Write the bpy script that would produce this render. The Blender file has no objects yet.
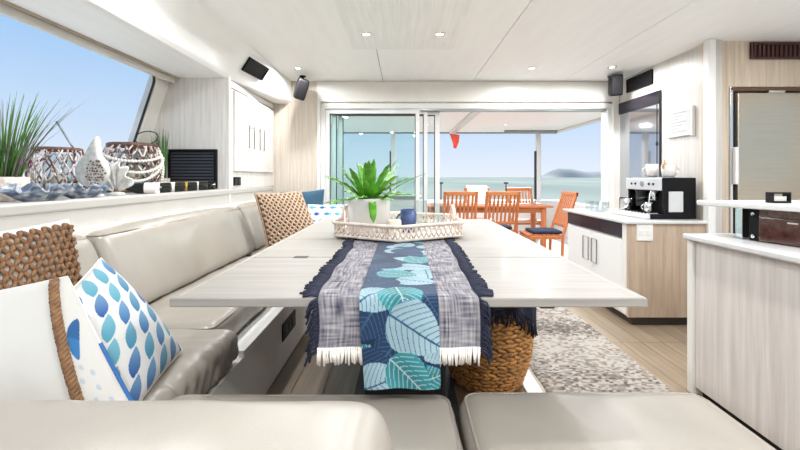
import bpy, bmesh, math, random
from mathutils import Vector, Matrix, noise
random.seed(7)
PI = math.pi
S = bpy.context.scene
COL = S.collection

# ------------------------------------------------------------------ camera, world, sun, exposure
EYE = 1.2          # eye height above the saloon sole, metres
F = 400.0          # focal length in pixels of an 800 px wide frame
cam_d = bpy.data.cameras.new('camera')
cam = bpy.data.objects.new('camera', cam_d); COL.objects.link(cam)
cam.location = (0, 0, EYE); cam.rotation_euler = (PI/2, 0, 0)
cam_d.sensor_width = 36; cam_d.lens = 36*F/800
cam_d.shift_x = -3/800; cam_d.shift_y = -48/800
cam_d.clip_start = 0.02; cam_d.clip_end = 9000
S.camera = cam

def lin(c):
    out = []
    for v in c[:3]:
        v = v/255.0
        out.append(v/12.92 if v <= 0.04045 else ((v+0.055)/1.055)**2.4)
    return tuple(out)
def lin4(c): return lin(c)+(1.0,)

w = bpy.data.worlds.new('sky'); S.world = w; w.use_nodes = True
nt = w.node_tree; nt.nodes.clear()
wo = nt.nodes.new('ShaderNodeOutputWorld'); bg = nt.nodes.new('ShaderNodeBackground')
tc = nt.nodes.new('ShaderNodeTexCoord'); sp = nt.nodes.new('ShaderNodeSeparateXYZ'); rp = nt.nodes.new('ShaderNodeValToRGB')
nt.links.new(tc.outputs['Generated'], sp.inputs[0]); nt.links.new(sp.outputs['Z'], rp.inputs[0])
nt.links.new(rp.outputs[0], bg.inputs['Color']); nt.links.new(bg.outputs[0], wo.inputs[0])
el = rp.color_ramp.elements
el[0].position = 0.0; el[0].color = lin4((232, 240, 252))
el[1].position = 1.0; el[1].color = lin4((112, 162, 226))
e = el.new(0.10); e.color = lin4((206, 226, 250))
e = el.new(0.30); e.color = lin4((160, 202, 246))
bg.inputs['Strength'].default_value = .95

sun_d = bpy.data.lights.new('sun', 'SUN'); sun_d.energy = 9.0; sun_d.angle = 0.01; sun_d.color = (1, .96, .9)
sun = bpy.data.objects.new('sun', sun_d); COL.objects.link(sun)
sun.rotation_euler = Vector((-.30, -.74, -.60)).to_track_quat('-Z', 'Y').to_euler()

S.view_settings.view_transform = 'Standard'
S.view_settings.look = 'None'
S.view_settings.exposure = 0.12
S.view_settings.gamma = 1.0
S.view_settings.use_curve_mapping = False
S.cycles.max_bounces = 10; S.cycles.diffuse_bounces = 6; S.cycles.transparent_max_bounces = 16
S.cycles.caustics_reflective = False; S.cycles.caustics_refractive = False
S.cycles.sample_clamp_indirect = 6
LAMP_W = 17.0      # watts of one recessed downlight

# ------------------------------------------------------------------ materials
def N(nt, t, **kw):
    n = nt.nodes.new(t)
    for k, v in kw.items(): setattr(n, k, v)
    return n
def new_mat(name):
    m = bpy.data.materials.new(name); m.use_nodes = True
    b = m.node_tree.nodes['Principled BSDF']
    return m, m.node_tree, b
def noise_col(nt, c1, c2, scale, stretch=(1, 1, 1), detail=4, lo=.35, hi=.65):
    tc = N(nt, 'ShaderNodeTexCoord'); mp = N(nt, 'ShaderNodeMapping'); mp.inputs['Scale'].default_value = stretch
    no = N(nt, 'ShaderNodeTexNoise'); no.inputs['Scale'].default_value = scale; no.inputs['Detail'].default_value = detail
    r = N(nt, 'ShaderNodeValToRGB')
    r.color_ramp.elements[0].position = lo; r.color_ramp.elements[0].color = c1+(1,)
    r.color_ramp.elements[1].position = hi; r.color_ramp.elements[1].color = c2+(1,)
    nt.links.new(tc.outputs['Object'], mp.inputs[0]); nt.links.new(mp.outputs[0], no.inputs['Vector'])
    nt.links.new(no.outputs['Fac'], r.inputs[0])
    return r, no, mp
def add_bump(nt, b, scale, strength, stretch=(1, 1, 1), dist=.002, detail=3):
    tc = N(nt, 'ShaderNodeTexCoord'); mp = N(nt, 'ShaderNodeMapping'); mp.inputs['Scale'].default_value = stretch
    no = N(nt, 'ShaderNodeTexNoise'); no.inputs['Scale'].default_value = scale; no.inputs['Detail'].default_value = detail
    bp = N(nt, 'ShaderNodeBump'); bp.inputs['Strength'].default_value = strength; bp.inputs['Distance'].default_value = dist
    nt.links.new(tc.outputs['Object'], mp.inputs[0]); nt.links.new(mp.outputs[0], no.inputs['Vector'])
    nt.links.new(no.outputs['Fac'], bp.inputs['Height']); nt.links.new(bp.outputs[0], b.inputs['Normal'])
def MAT(name, col, rough=.5, metal=0.0, var=.05, scale=6, bump=0, bscale=80, coat=0, stretch=(1, 1, 1), emit=0, sheen=0, spec=.5):
    m, nt, b = new_mat(name); c = lin(col)
    r, _, _ = noise_col(nt, tuple(v*(1-var) for v in c), tuple(min(1, v*(1+var)) for v in c), scale, stretch)
    nt.links.new(r.outputs[0], b.inputs['Base Color'])
    b.inputs['Roughness'].default_value = rough; b.inputs['Metallic'].default_value = metal
    b.inputs['Coat Weight'].default_value = coat; b.inputs['Sheen Weight'].default_value = sheen
    b.inputs['Specular IOR Level'].default_value = spec
    if emit:
        b.inputs['Emission Color'].default_value = c+(1,); b.inputs['Emission Strength'].default_value = emit
    if bump: add_bump(nt, b, bscale, bump, stretch)
    return m
def WOOD(name, c1, c2, rough=.4, axis='Z', fine=1.0, coat=0, spec=.5):
    """long straight grain running along one axis"""
    m, nt, b = new_mat(name)
    st = {'Z': (30, 30, 1.1), 'Y': (30, 1.1, 30), 'X': (1.1, 30, 30)}[axis]
    st = tuple(v*fine for v in st)
    r1, n1, _ = noise_col(nt, lin(c1), lin(c2), 1.6, st, 6, .3, .7)
    r2, n2, _ = noise_col(nt, (.93, .93, .93), (1, 1, 1), 6, st, 3, .35, .6)
    mx = N(nt, 'ShaderNodeMix', data_type='RGBA', blend_type='MULTIPLY'); mx.inputs['Factor'].default_value = 1
    nt.links.new(r1.outputs[0], mx.inputs['A']); nt.links.new(r2.outputs[0], mx.inputs['B'])
    nt.links.new(mx.outputs['Result'], b.inputs['Base Color'])
    b.inputs['Specular IOR Level'].default_value = spec
    b.inputs['Roughness'].default_value = rough; b.inputs['Coat Weight'].default_value = coat; b.inputs['Coat Roughness'].default_value = .08
    bp = N(nt, 'ShaderNodeBump'); bp.inputs['Strength'].default_value = .12; bp.inputs['Distance'].default_value = .001
    nt.links.new(n1.outputs['Fac'], bp.inputs['Height']); nt.links.new(bp.outputs[0], b.inputs['Normal'])
    return m
def ATTR(name, rough=.8, sheen=0, bump=0, bscale=400, spec=.3):
    """colour printed or woven into the cloth, stored as a colour attribute of the mesh"""
    m, nt, b = new_mat(name)
    a = N(nt, 'ShaderNodeVertexColor'); a.layer_name = 'print'
    nt.links.new(a.outputs['Color'], b.inputs['Base Color'])
    b.inputs['Roughness'].default_value = rough; b.inputs['Sheen Weight'].default_value = sheen
    b.inputs['Specular IOR Level'].default_value = spec
    if bump: add_bump(nt, b, bscale, bump)
    return m
def GLASS(name, tint=(235, 245, 242), refl=.10, rough=.0):
    m, nt, b = new_mat(name); nt.nodes.remove(b)
    out = nt.nodes['Material Output']
    t = N(nt, 'ShaderNodeBsdfTransparent'); t.inputs[0].default_value = lin4(tint)
    g = N(nt, 'ShaderNodeBsdfGlossy'); g.inputs['Roughness'].default_value = rough
    fr = N(nt, 'ShaderNodeLayerWeight'); fr.inputs['Blend'].default_value = .5
    pw_ = N(nt, 'ShaderNodeMath', operation='POWER'); pw_.inputs[1].default_value = 4
    ml = N(nt, 'ShaderNodeMath', operation='MULTIPLY_ADD'); ml.inputs[1].default_value = refl*6; ml.inputs[2].default_value = refl*.35
    ml.use_clamp = True
    mx = N(nt, 'ShaderNodeMixShader')
    nt.links.new(fr.outputs['Facing'], pw_.inputs[0]); nt.links.new(pw_.outputs[0], ml.inputs[0]); nt.links.new(ml.outputs[0], mx.inputs[0])
    nt.links.new(t.outputs[0], mx.inputs[1]); nt.links.new(g.outputs[0], mx.inputs[2]); nt.links.new(mx.outputs[0], out.inputs[0])
    return m

m_white = MAT('white_gelcoat', (224, 222, 218), .35, var=.015, scale=2)
m_ceil = MAT('white_ceiling_lining', (249, 248, 246), .45, var=.02, scale=14, stretch=(1, .15, 1))
m_ceil2 = WOOD('limed_ceiling_panel', (240, 239, 236), (249, 248, 246), .4, 'Y', .6)
m_trim = MAT('cream_trim', (222, 218, 211), .4, var=.02)
m_lime = WOOD('limed_timber_upright', (208, 202, 195), (228, 223, 217), .42, 'Z')
m_limeY = WOOD('limed_timber_along', (148, 142, 134), (162, 156, 148), .42, 'X', .9, coat=.04, spec=.2)
m_rwall = WOOD('pale_wall_timber', (190, 185, 178), (208, 203, 196), .4, 'Z')
m_tan = WOOD('tan_timber_upright', (166, 146, 126), (192, 170, 148), .4, 'Z')
m_fridgewall = WOOD('grey_tan_timber', (186, 168, 148), (212, 196, 176), .4, 'Z')
m_isl = WOOD('island_limed_timber', (198, 189, 181), (220, 212, 205), .4, 'Z', .7)
m_floor = WOOD('oak_sole', (128, 111, 92), (152, 135, 114), .35, 'Y', .9)
m_plat = WOOD('oak_platform', (94, 77, 58), (122, 102, 79), .35, 'Y', .9)
m_gap = MAT('dark_caulk', (60, 52, 46), .7)
m_leather = MAT('ivory_leather', (150, 142, 131), .34, var=.03, scale=5, bump=.12, bscale=220)
m_piping = MAT('ivory_piping', (144, 135, 124), .4, var=.02)
m_black = MAT('black_plastic', (16, 15, 17), .5, var=.05, spec=.2)
m_dark = MAT('charcoal_metal', (46, 46, 48), .5, var=.05, spec=.3)
m_slat = MAT('dark_louvre', (22, 20, 22), .55, spec=.15)
m_redslat = MAT('red_brown_louvre', (72, 34, 30), .4)
m_steel = MAT('brushed_steel', (206, 192, 172), .36, 1.0, var=.04, scale=3, stretch=(1, 1, 40))
m_chrome = MAT('chrome', (225, 225, 225), .12, 1.0, var=.01)
m_silver = MAT('silver_panel', (222, 222, 222), .3, .6, var=.02)
m_alu = MAT('white_aluminium', (214, 213, 209), .3, var=.015)
m_alud = MAT('grey_aluminium', (150, 152, 152), .3, .5, var=.02)
m_gasket = MAT('black_gasket', (34, 32, 34), .5)
m_glass = GLASS('clear_pane', (253, 254, 254), .03)
m_glassg = GLASS('green_tinted_pane', (240, 250, 249), .06)
m_tumbler = GLASS('clear_glassware', (246, 249, 249), .14)
m_mirror = MAT('dark_mirror_pane', (196, 198, 202), .05, 1.0, var=.01)
m_navystrip = MAT('dark_gloss_band', (34, 28, 38), .2, var=.1, spec=.3)
m_counter = MAT('white_stone_top', (204, 202, 199), .18, var=.02, scale=30)
m_sign = MAT('white_board', (186, 186, 184), .4, var=.01)
m_signtext = MAT('faint_grey_print', (146, 148, 150), .5)
m_ceramic = MAT('white_ceramic', (216, 212, 207), .2, var=.02)
m_shellfish = MAT('grey_white_stoneware', (196, 192, 186), .6, var=.16, scale=40, bump=.3, bscale=120)
m_shell, nt, b = new_mat('blue_grey_clam')
r, _, _ = noise_col(nt, lin((92, 106, 126)), lin((196, 200, 204)), 24, (1, 1, 2.5), 5, .40, .66)
nt.links.new(r.outputs[0], b.inputs['Base Color']); b.inputs['Roughness'].default_value = .45
add_bump(nt, b, 60, .4)
m_twigs, nt, b = new_mat('whitewashed_brown_willow')
r, _, _ = noise_col(nt, lin((104, 66, 58)), lin((226, 210, 200)), 26, (1, 1, 1), 3, .42, .56)
nt.links.new(r.outputs[0], b.inputs['Base Color']); b.inputs['Roughness'].default_value = .7
m_candle = MAT('cream_candle', (238, 228, 208), .5, var=.02)
m_bead = MAT('white_bead', (240, 234, 224), .5, var=.03)
m_rope = MAT('tan_jute_rope', (122, 88, 58), .8, var=.25, scale=60, bump=.4, bscale=200)
m_net = MAT('pale_jute_net', (176, 150, 126), .8, var=.15, scale=50)
m_netbase = MAT('brown_cloth', (112, 82, 56), .85, var=.15, scale=20)
m_cream = MAT('cream_cotton', (214, 207, 198), .85, var=.03, scale=12, bump=.2, bscale=300, sheen=.2)
m_teal = MAT('teal_velvet', (6, 66, 92), .75, var=.15, scale=10, sheen=.4)
m_print = ATTR('printed_cotton', .8, .1, .15, 500)
m_weave = ATTR('slub_weave', .9, 0, .5, 500)
m_navyyarn = MAT('navy_yarn', (30, 33, 52), .9, var=.25, scale=60)
m_navythrow = MAT('navy_knit', (26, 28, 46), .9, var=.3, scale=40, bump=.5, bscale=160)
m_whiteyarn = MAT('white_yarn', (238, 230, 220), .9, var=.06, scale=40)
m_wicker = MAT('golden_wicker', (172, 120, 62), .55, var=.35, scale=26, bump=.4, bscale=140)
m_rattan = MAT('whitewashed_rattan', (216, 200, 186), .6, var=.12, scale=40)
m_frond = MAT('fern_green', (92, 156, 44), .4, var=.45, scale=16)
m_grass = MAT('grass_green', (74, 118, 46), .5, var=.4, scale=12)
m_grass2 = MAT('grass_purple', (140, 112, 130), .5, var=.3, scale=12)
m_soil = MAT('dark_soil', (70, 54, 42), .9, var=.3, scale=40)
m_potweave = MAT('pale_woven_pot', (205, 190, 178), .8, var=.25, scale=50, bump=.6, bscale=90)
m_bottle = MAT('dark_bottle_glass', (26, 30, 24), .08, var=.1)
m_gold = MAT('gold_label', (196, 150, 60), .4, .3, var=.1)
m_label = MAT('white_label', (232, 228, 220), .5, var=.02)
m_navycer = MAT('navy_ceramic', (66, 84, 128), .3, var=.3, scale=30)
m_teak = WOOD('orange_teak', (172, 94, 48), (204, 126, 74), .4, 'Z', 1.4)
m_teakX = WOOD('orange_teak_cross', (174, 96, 50), (206, 128, 76), .35, 'X', 1.4)
m_navyseat = MAT('navy_seat_cloth', (30, 40, 66), .85, var=.1)
m_towel = MAT('pale_patterned_towel', (226, 222, 208), .9, var=.14, scale=22)
m_flag = MAT('red_flag_cloth', (244, 104, 84), .8, var=.05)
m_sea = None
m_redbrown = WOOD('dark_walnut_gloss', (52, 30, 26), (84, 54, 46), .15, 'X', .8, coat=.5)
m_cork = MAT('light_wood', (196, 146, 96), .6, var=.1)
m_lens = MAT('lamp_lens', (255, 244, 226), .4, emit=7)
m_rug = ATTR('rug_wool', .95, 0, .5, 300)

m, nt, b = new_mat('sea_water')
r, _, _ = noise_col(nt, lin((132, 142, 136)), lin((152, 160, 152)), .02, (1, .25, 1), 6)
nt.links.new(r.outputs[0], b.inputs['Base Color']); b.inputs['Roughness'].default_value = .55
b.inputs['Specular IOR Level'].default_value = .0
add_bump(nt, b, .8, .5, (1, .5, 1), .3); m_sea = m
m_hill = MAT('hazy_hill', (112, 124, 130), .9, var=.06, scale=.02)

# ------------------------------------------------------------------ mesh helpers
WL = {}
class MB:
    def __init__(s): s.v = []; s.f = []; s.c = []
    def add(s, vs, fs, M=None):
        o = len(s.v)
        s.v += [tuple(M @ Vector(p)) for p in vs] if M is not None else [tuple(p) for p in vs]
        s.f += [tuple(i+o for i in f) for f in fs]; return s
    def box(s, x0, x1, y0, y1, z0, z1, M=None):
        vs = [(x0, y0, z0), (x1, y0, z0), (x1, y1, z0), (x0, y1, z0), (x0, y0, z1), (x1, y0, z1), (x1, y1, z1), (x0, y1, z1)]
        return s.add(vs, [(3, 2, 1, 0), (4, 5, 6, 7), (0, 1, 5, 4), (1, 2, 6, 5), (2, 3, 7, 6), (3, 0, 4, 7)], M)
    def prism(s, poly, z0, z1, M=None):
        n = len(poly)
        vs = [(x, y, z0) for x, y in poly]+[(x, y, z1) for x, y in poly]
        fs = [tuple(range(n-1, -1, -1)), tuple(range(n, 2*n))]+[(i, (i+1) % n, n+(i+1) % n, n+i) for i in range(n)]
        return s.add(vs, fs, M)
    def hexa(s, a, b):
        """two quads a (4 pts) and b (4 pts) joined into a solid"""
        vs = list(a)+list(b)
        return s.add(vs, [(3, 2, 1, 0), (4, 5, 6, 7), (0, 1, 5, 4), (1, 2, 6, 5), (2, 3, 7, 6), (3, 0, 4, 7)])
    def tube(s, pts, r, n=6, closed=False, M=None, flat=1.0):
        pts = [Vector(p) for p in pts]; L = len(pts); vs = []
        rr = r if callable(r) else (lambda t: r)
        up0 = None
        for i, p in enumerate(pts):
            if closed: t = pts[(i+1) % L]-pts[i-1]
            else: t = pts[min(i+1, L-1)]-pts[max(i-1, 0)]
            if t.length < 1e-9: t = Vector((0, 0, 1))
            t.normalize()
            if up0 is None:
                up0 = Vector((0, 0, 1)) if abs(t.z) < .9 else Vector((1, 0, 0))
            a = up0-t*up0.dot(t)
            if a.length < 1e-6: a = Vector((1, 0, 0))-t*t.x
            a.normalize(); bb = t.cross(a); up0 = a
            q = rr(i/max(1, L-1))
            for k in range(n):
                an = 2*PI*k/n
                vs.append(p+a*math.cos(an)*q*flat+bb*math.sin(an)*q)
        fs = []
        for i in range(L if closed else L-1):
            j = (i+1) % L
            for k in range(n): fs.append((i*n+k, i*n+(k+1) % n, j*n+(k+1) % n, j*n+k))
        if not closed:
            fs.append(tuple(range(n-1, -1, -1))); fs.append(tuple((L-1)*n+k for k in range(n)))
        return s.add(vs, fs, M)
    def lathe(s, prof, n=24, M=None, cap=True):
        vs = []; L = len(prof)
        for (r, z) in prof:
            for k in range(n):
                a = 2*PI*k/n; vs.append((r*math.cos(a), r*math.sin(a), z))
        fs = [(i*n+k, i*n+(k+1) % n, (i+1)*n+(k+1) % n, (i+1)*n+k) for i in range(L-1) for k in range(n)]
        if cap:
            if prof[0][0] > 1e-6: fs.append(tuple(range(n-1, -1, -1)))
            if prof[-1][0] > 1e-6: fs.append(tuple((L-1)*n+k for k in range(n)))
        return s.add(vs, fs, M)
    def ball(s, c, rx, ry=None, rz=None, nu=10, nv=6, M=None):
        ry = ry or rx; rz = rz or rx; vs = []; fs = []
        for j in range(nv+1):
            ph = PI*j/nv
            for i in range(nu):
                th = 2*PI*i/nu
                vs.append((c[0]+rx*math.sin(ph)*math.cos(th), c[1]+ry*math.sin(ph)*math.sin(th), c[2]-rz*math.cos(ph)))
        for j in range(nv):
            for i in range(nu): fs.append((j*nu+i, j*nu+(i+1) % nu, (j+1)*nu+(i+1) % nu, (j+1)*nu+i))
        return s.add(vs, fs, M)
    def grid(s, fn, nu, nv, col=None, flip=False):
        o = len(s.v)
        for j in range(nv+1):
            for i in range(nu+1):
                s.v.append(tuple(fn(i/nu, j/nv)))
                if col: s.c.append(col(i/nu, j/nv))
        for j in range(nv):
            for i in range(nu):
                a = o+j*(nu+1)+i; q = (a, a+1, a+nu+2, a+nu+1)
                s.f.append(q[::-1] if flip else q)
        return s
    def build(s, name, mat, parent=None, smooth=False, bevel=0, seg=2, origin=None, autosmooth=None, solid=0, sub=0, weld=0):
        vs = s.v
        if origin is None:
            xs = [p[0] for p in vs]; ys = [p[1] for p in vs]; zs = [p[2] for p in vs]
            origin = ((min(xs)+max(xs))/2, (min(ys)+max(ys))/2, min(zs) if parent is None else (min(zs)+max(zs))/2)
        ox, oy, oz = origin
        me = bpy.data.meshes.new(name)
        me.from_pydata([(x-ox, y-oy, z-oz) for x, y, z in vs], [], s.f)
        if s.c:
            at = me.color_attributes.new('print', 'FLOAT_COLOR', 'POINT')
            flat = []
            for c in s.c: flat += [c[0], c[1], c[2], 1.0]
            at.data.foreach_set('color', flat)
        bmm = bmesh.new(); bmm.from_mesh(me)
        if weld: bmesh.ops.remove_doubles(bmm, verts=bmm.verts, dist=weld)
        bmesh.ops.recalc_face_normals(bmm, faces=bmm.faces); bmm.to_mesh(me); bmm.free()
        me.materials.append(mat)
        if smooth: me.polygons.foreach_set('use_smooth', [True]*len(me.polygons))
        o = bpy.data.objects.new(name, me); COL.objects.link(o)
        WL[o] = Vector(origin)
        if parent is not None:
            o.parent = parent; o.location = Vector(origin)-WL[parent]
        else: o.location = origin
        if solid:
            q = o.modifiers.new('thick', 'SOLIDIFY'); q.thickness = solid; q.offset = 0
        if bevel:
            q = o.modifiers.new('bevel', 'BEVEL'); q.width = bevel; q.segments = seg; q.limit_method = 'ANGLE'; q.angle_limit = .6
        if sub:
            q = o.modifiers.new('sub', 'SUBSURF'); q.levels = sub; q.render_levels = sub
        if autosmooth and not smooth:
            me.polygons.foreach_set('use_smooth', [True]*len(me.polygons))
            try: me.set_sharp_from_angle(angle=math.radians(autosmooth))
            except Exception: pass
        return o
def tag(o, label, cat, group=None, kind=None):
    o['label'] = label; o['category'] = cat
    if group: o['group'] = group
    if kind: o['kind'] = kind
    return o
def struct(o, label=None):
    o['kind'] = 'structure'
    if label: o['label'] = label
    return o
def thing(name, label, cat, loc, group=None):
    o = bpy.data.objects.new(name, None); COL.objects.link(o); o.empty_display_size = .05
    o.location = loc; WL[o] = Vector(loc)
    if cat: tag(o, label, cat, group)
    return o
def root_struct(name, loc):
    o = bpy.data.objects.new(name, None); COL.objects.link(o); o.empty_display_size = .05
    o.location = loc; WL[o] = Vector(loc); o['kind'] = 'structure'; return o
def box(name, mat, parent, x0, x1, y0, y1, z0, z1, bevel=0, **k):
    return MB().box(x0, x1, y0, y1, z0, z1).build(name, mat, parent, bevel=bevel, **k)
def copy_tree(o, parent=None):
    c = o.copy(); COL.objects.link(c); c.parent = parent
    for ch in list(o.children): copy_tree(ch, c)
    return c
def frame_M(o, ex, ey, ez):
    return Matrix(((ex[0], ey[0], ez[0], o[0]), (ex[1], ey[1], ez[1], o[1]), (ex[2], ey[2], ez[2], o[2]), (0, 0, 0, 1)))
def soft_box(x0, x1, y0, y1, z0, z1, r, n=(16, 16, 5), disp=None):
    """rounded upholstered block; disp(p, nrm) -> offset vector"""
    idx = {}; vs = []; fs = []
    nx, ny, nz = n
    def P(i, j, k):
        key = (i, j, k)
        if key in idx: return idx[key]
        p = Vector((x0+(x1-x0)*i/nx, y0+(y1-y0)*j/ny, z0+(z1-z0)*k/nz))
        q = Vector((min(max(p.x, x0+r), x1-r), min(max(p.y, y0+r), y1-r), min(max(p.z, z0+r), z1-r)))
        d = p-q
        nn = d.normalized() if d.length > 1e-9 else Vector((0, 0, 1))
        p = q+nn*r
        if disp: p = p+disp(p, nn)
        idx[key] = len(vs); vs.append(p); return idx[key]
    for i in range(nx):
        for j in range(ny):
            fs.append((P(i, j, 0), P(i, j+1, 0), P(i+1, j+1, 0), P(i+1, j, 0)))
            fs.append((P(i, j, nz), P(i+1, j, nz), P(i+1, j+1, nz), P(i, j+1, nz)))
    for i in range(nx):
        for k in range(nz):
            fs.append((P(i, 0, k), P(i+1, 0, k), P(i+1, 0, k+1), P(i, 0, k+1)))
            fs.append((P(i, ny, k), P(i, ny, k+1), P(i+1, ny, k+1), P(i+1, ny, k)))
    for j in range(ny):
        for k in range(nz):
            fs.append((P(0, j, k), P(0, j, k+1), P(0, j+1, k+1), P(0, j+1, k)))
            fs.append((P(nx, j, k), P(nx, j+1, k), P(nx, j+1, k+1), P(nx, j, k+1)))
    return vs, fs
def cushion(name, label, cat, x0, x1, y0, y1, z0, z1, r=.05, bulge=.015, n=(24, 24, 8), wr=.004, group=None, mat=None, wf=9.0, pipe=True, lean=0.0, fold=0):
    cx, cy, cz = (x0+x1)/2, (y0+y1)/2, (z0+z1)/2
    sd = random.uniform(0, 50)
    def disp(p, nn):
        u = (p.x-cx)/(x1-x0)*2; v = (p.y-cy)/(y1-y0)*2; q = (p.z-cz)/(z1-z0)*2
        d = nn*0
        d += Vector((0, 0, 1))*max(0, nn.z)*bulge*(1-u*u)*(1-v*v)
        d += Vector((nn.x, 0, 0))*bulge*.6*(1-v*v)*(1-q*q)
        if fold and nn.x > .3: d += nn*(.004*math.sin(p.y*95+3*math.sin(p.z*30))+.004*noise.noise(Vector((0, p.y*22, p.z*5))))*fold
        d += nn*wr*noise.noise(Vector((p.x*wf+sd, p.y*wf, p.z*wf*.8)))
        d += nn*wr*.5*noise.noise(Vector((p.x*wf*3+sd, p.y*wf*3, p.z*wf)))
        d.x += lean*(p.z-z0)
        return d
    vs, fs = soft_box(x0, x1, y0, y1, z0, z1, r, n, disp)
    t = thing(name, label, cat, (cx, cy, z0), group)
    MB().add(vs, fs).build('cover', mat or m_leather, t, smooth=True, sub=1)
    if pipe:
        rr = r*.7; k = r*.30
        zt = z1-k; pts = []
        a0, a1, b0, b1 = x0+k, x1-k, y0+k, y1-k
        for (px, py, s0) in ((a1-rr, b1-rr, 0), (a0+rr, b1-rr, 90), (a0+rr, b0+rr, 180), (a1-rr, b0+rr, 270)):
            for q in range(5):
                an = math.radians(s0+q*22.5)
                p = Vector((px+rr*math.cos(an), py+rr*math.sin(an), zt)); p.x += lean*(zt-z0)
                pts.append(p)
        full = []
        for i in range(len(pts)):
            a, b2 = pts[i], pts[(i+1) % len(pts)]
            m_ = max(1, int((b2-a).length/.08))
            for q in range(m_): full.append(a.lerp(b2, q/m_))
        MB().tube(full, .0045, 6, True).build('piping', m_piping, t, smooth=True)
    return t
def V(px, py, d):
    """measured point -> place in the saloon"""
    return Vector(((px-403)*d/F, d, EYE-(py-177)*d/F))

# ================================================================== THE SETTING
HC = 2.30     # deckhead height
# --- floor with planks
fl = root_struct('floor', (1.2, 2, 0))
box('sole_base', m_gap, fl, -2.4, 3.45, -1.8, 4.72, -.06, -.008)
x = .70; pm = None
while x < 3.42:
    wd = min(.148, 3.43-x)
    for (a, b2) in ((-1.78, .6), (.603, 2.9), (2.903, 4.70)):
        off = 0
        box('plank', m_floor, fl, x, x+wd-.003, a, b2, -.008, 0)
    x += .148
# --- raised dinette platform
pf = root_struct('platform', (-.4, 2, 0))
pf.name = 'floor_platform'
box('platform_base', m_gap, pf, -1.55, .69, .2, 3.9, 0, .108)
x = -.72
while x < .60:
    wd = min(.16, .618-x)
    box('plank', m_plat, pf, x, x+wd-.003, .2, 3.88, .108, .12)
    x += .16
box('nosing', m_white, pf, .62, .705, .2, 3.9, 0.004, .122, bevel=.006)
# --- deckhead (ceiling) in panels
ce = root_struct('ceiling', (0, 1.5, HC))
box('ceiling_backing', m_gap, ce, -1.29, 3.45, -1.8, 4.6, HC+.015, HC+.06)
cuts = [-1.29, -.23, .80, 1.82, 3.45]
for i in range(4):
    box('ceiling_panel', m_ceil, ce, cuts[i]+(.003 if i else 0), cuts[i+1]-.003, -1.8, 4.6, HC, HC+.015)
box('dropped_panel', m_ceil2, ce, -.43, .43, -.6, 3.41, HC-.014, HC+.001, bevel=.004)
# --- port coaming: fascia falling from the deckhead, then the low side deckhead
cf = MB()
def sm(x): x = max(0, min(1, x)); return x*x*(3-2*x)
def fas(t):   # t 0..1 along Y 3.37 -> 4.6, negative forward of the bulkhead
    return 3.37+1.23*t, -1.475+.20*max(0, t), 2.04
def prof(y):
    t = (y-3.37)/1.23; _, xb, zb = fas(t); k = sm((y-3.10)/.32)
    q = .5; sx, sz = -1.285+(xb+1.285)*q, HC+(zb-HC)*q
    p1 = (-1.45+(sx+1.45)*k, 2.19+(sz-2.19)*k)
    out = [(-1.285, HC), p1, (xb-.004, zb+.028), (xb-.03, zb+.003), (-1.56 if y > 3.4 else -1.90, zb+.002)]
    return out
ys = [-1.8, 0, 1.5, 3.0]+[3.05+.05*i for i in range(32)]
ys = [y for y in ys if y < 4.6]+[4.6]
rowsP = []
for y in ys:
    P5 = prof(y); rr_ = []
    for i in range(4):
        for q in range(6):
            f = q/6; rr_.append((P5[i][0]+(P5[i+1][0]-P5[i][0])*f, y, P5[i][1]+(P5[i+1][1]-P5[i][1])*f))
    rr_.append((P5[4][0], y, P5[4][1])); rowsP.append(rr_)
nP = len(rowsP[0])
cf.add([p for r_ in rowsP for p in r_], [(j*nP+i, j*nP+i+1, (j+1)*nP+i+1, (j+1)*nP+i) for j in range(len(rowsP)-1) for i in range(nP-1)])
def fas_pt(u, v):
    y, xb, zb = fas(u)
    return (-1.285+(xb+1.285)*v, y, HC+(zb-HC)*v)
struct(cf.build('trim_1', m_ceil, autosmooth=60))
# --- port side wall, leaning out to the sill, with the long window
def wx(z): return -1.97-(2.05-z)*.33      # wall face at height z
wl = MB()
def wquad(y0, y1, z0, z1, th=.06):
    a = [(wx(z0), y0, z0), (wx(z0), y1, z0), (wx(z0)-th, y1, z0), (wx(z0)-th, y0, z0)]
    b2 = [(wx(z1), y0, z1), (wx(z1), y1, z1), (wx(z1)-th, y1, z1), (wx(z1)-th, y0, z1)]
    wl.hexa(a, b2)
wquad(-1.8, 3.41, 2.035, 2.12); wquad(-1.8, 3.41, .2, 1.15); wquad(3.22, 3.41, 1.15, 2.035); wquad(-1.8, -1.3, 1.15, 2.035)
struct(wl.build('wall_left', m_trim))
w1 = root_struct('window_1', (-2.1, 1, 1.15))
# frame with rounded corners: gasket loop + pane
def loop(y0, y1, z0, z1, r, off):
    pts = []
    for (cy, cz, s0) in ((y1-r, z1-r, 0), (y0+r, z1-r, 90), (y0+r, z0+r, 180), (y1-r, z0+r, 270)):
        for q in range(6):
            a = math.radians(s0+q*18); yy = cy+r*math.cos(a); zz = cz+r*math.sin(a)
            pts.append((wx(zz)+off, yy, zz))
    return pts
MB().tube(loop(-1.28, 3.205, 1.165, 2.03, .09, .004), .009, 8, True).build('gasket', m_gasket, w1, smooth=True)
MB().tube(loop(-1.30, 3.225, 1.15, 2.042, .10, .010), .009, 8, True).build('frame_moulding', m_trim, w1, smooth=True)
pn = loop(-1.29, 3.21, 1.16, 2.036, .09, -.02)
MB().add(pn, [tuple(range(len(pn)))]).build('glass_pane', m_glass, w1)
# curtain track above the window
tr = MB(); tr.box(-1.965, -1.93, -1.8, 3.40, 1.992, 2.045)
o = struct(tr.build('trim_2', m_trim, bevel=.008))
tr = MB(); tr.box(-1.925, -1.895, -1.8, 3.40, 2.03, 2.062)
struct(tr.build('trim_3', MAT('taupe_track', (176, 160, 140), .4), bevel=.005))
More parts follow.
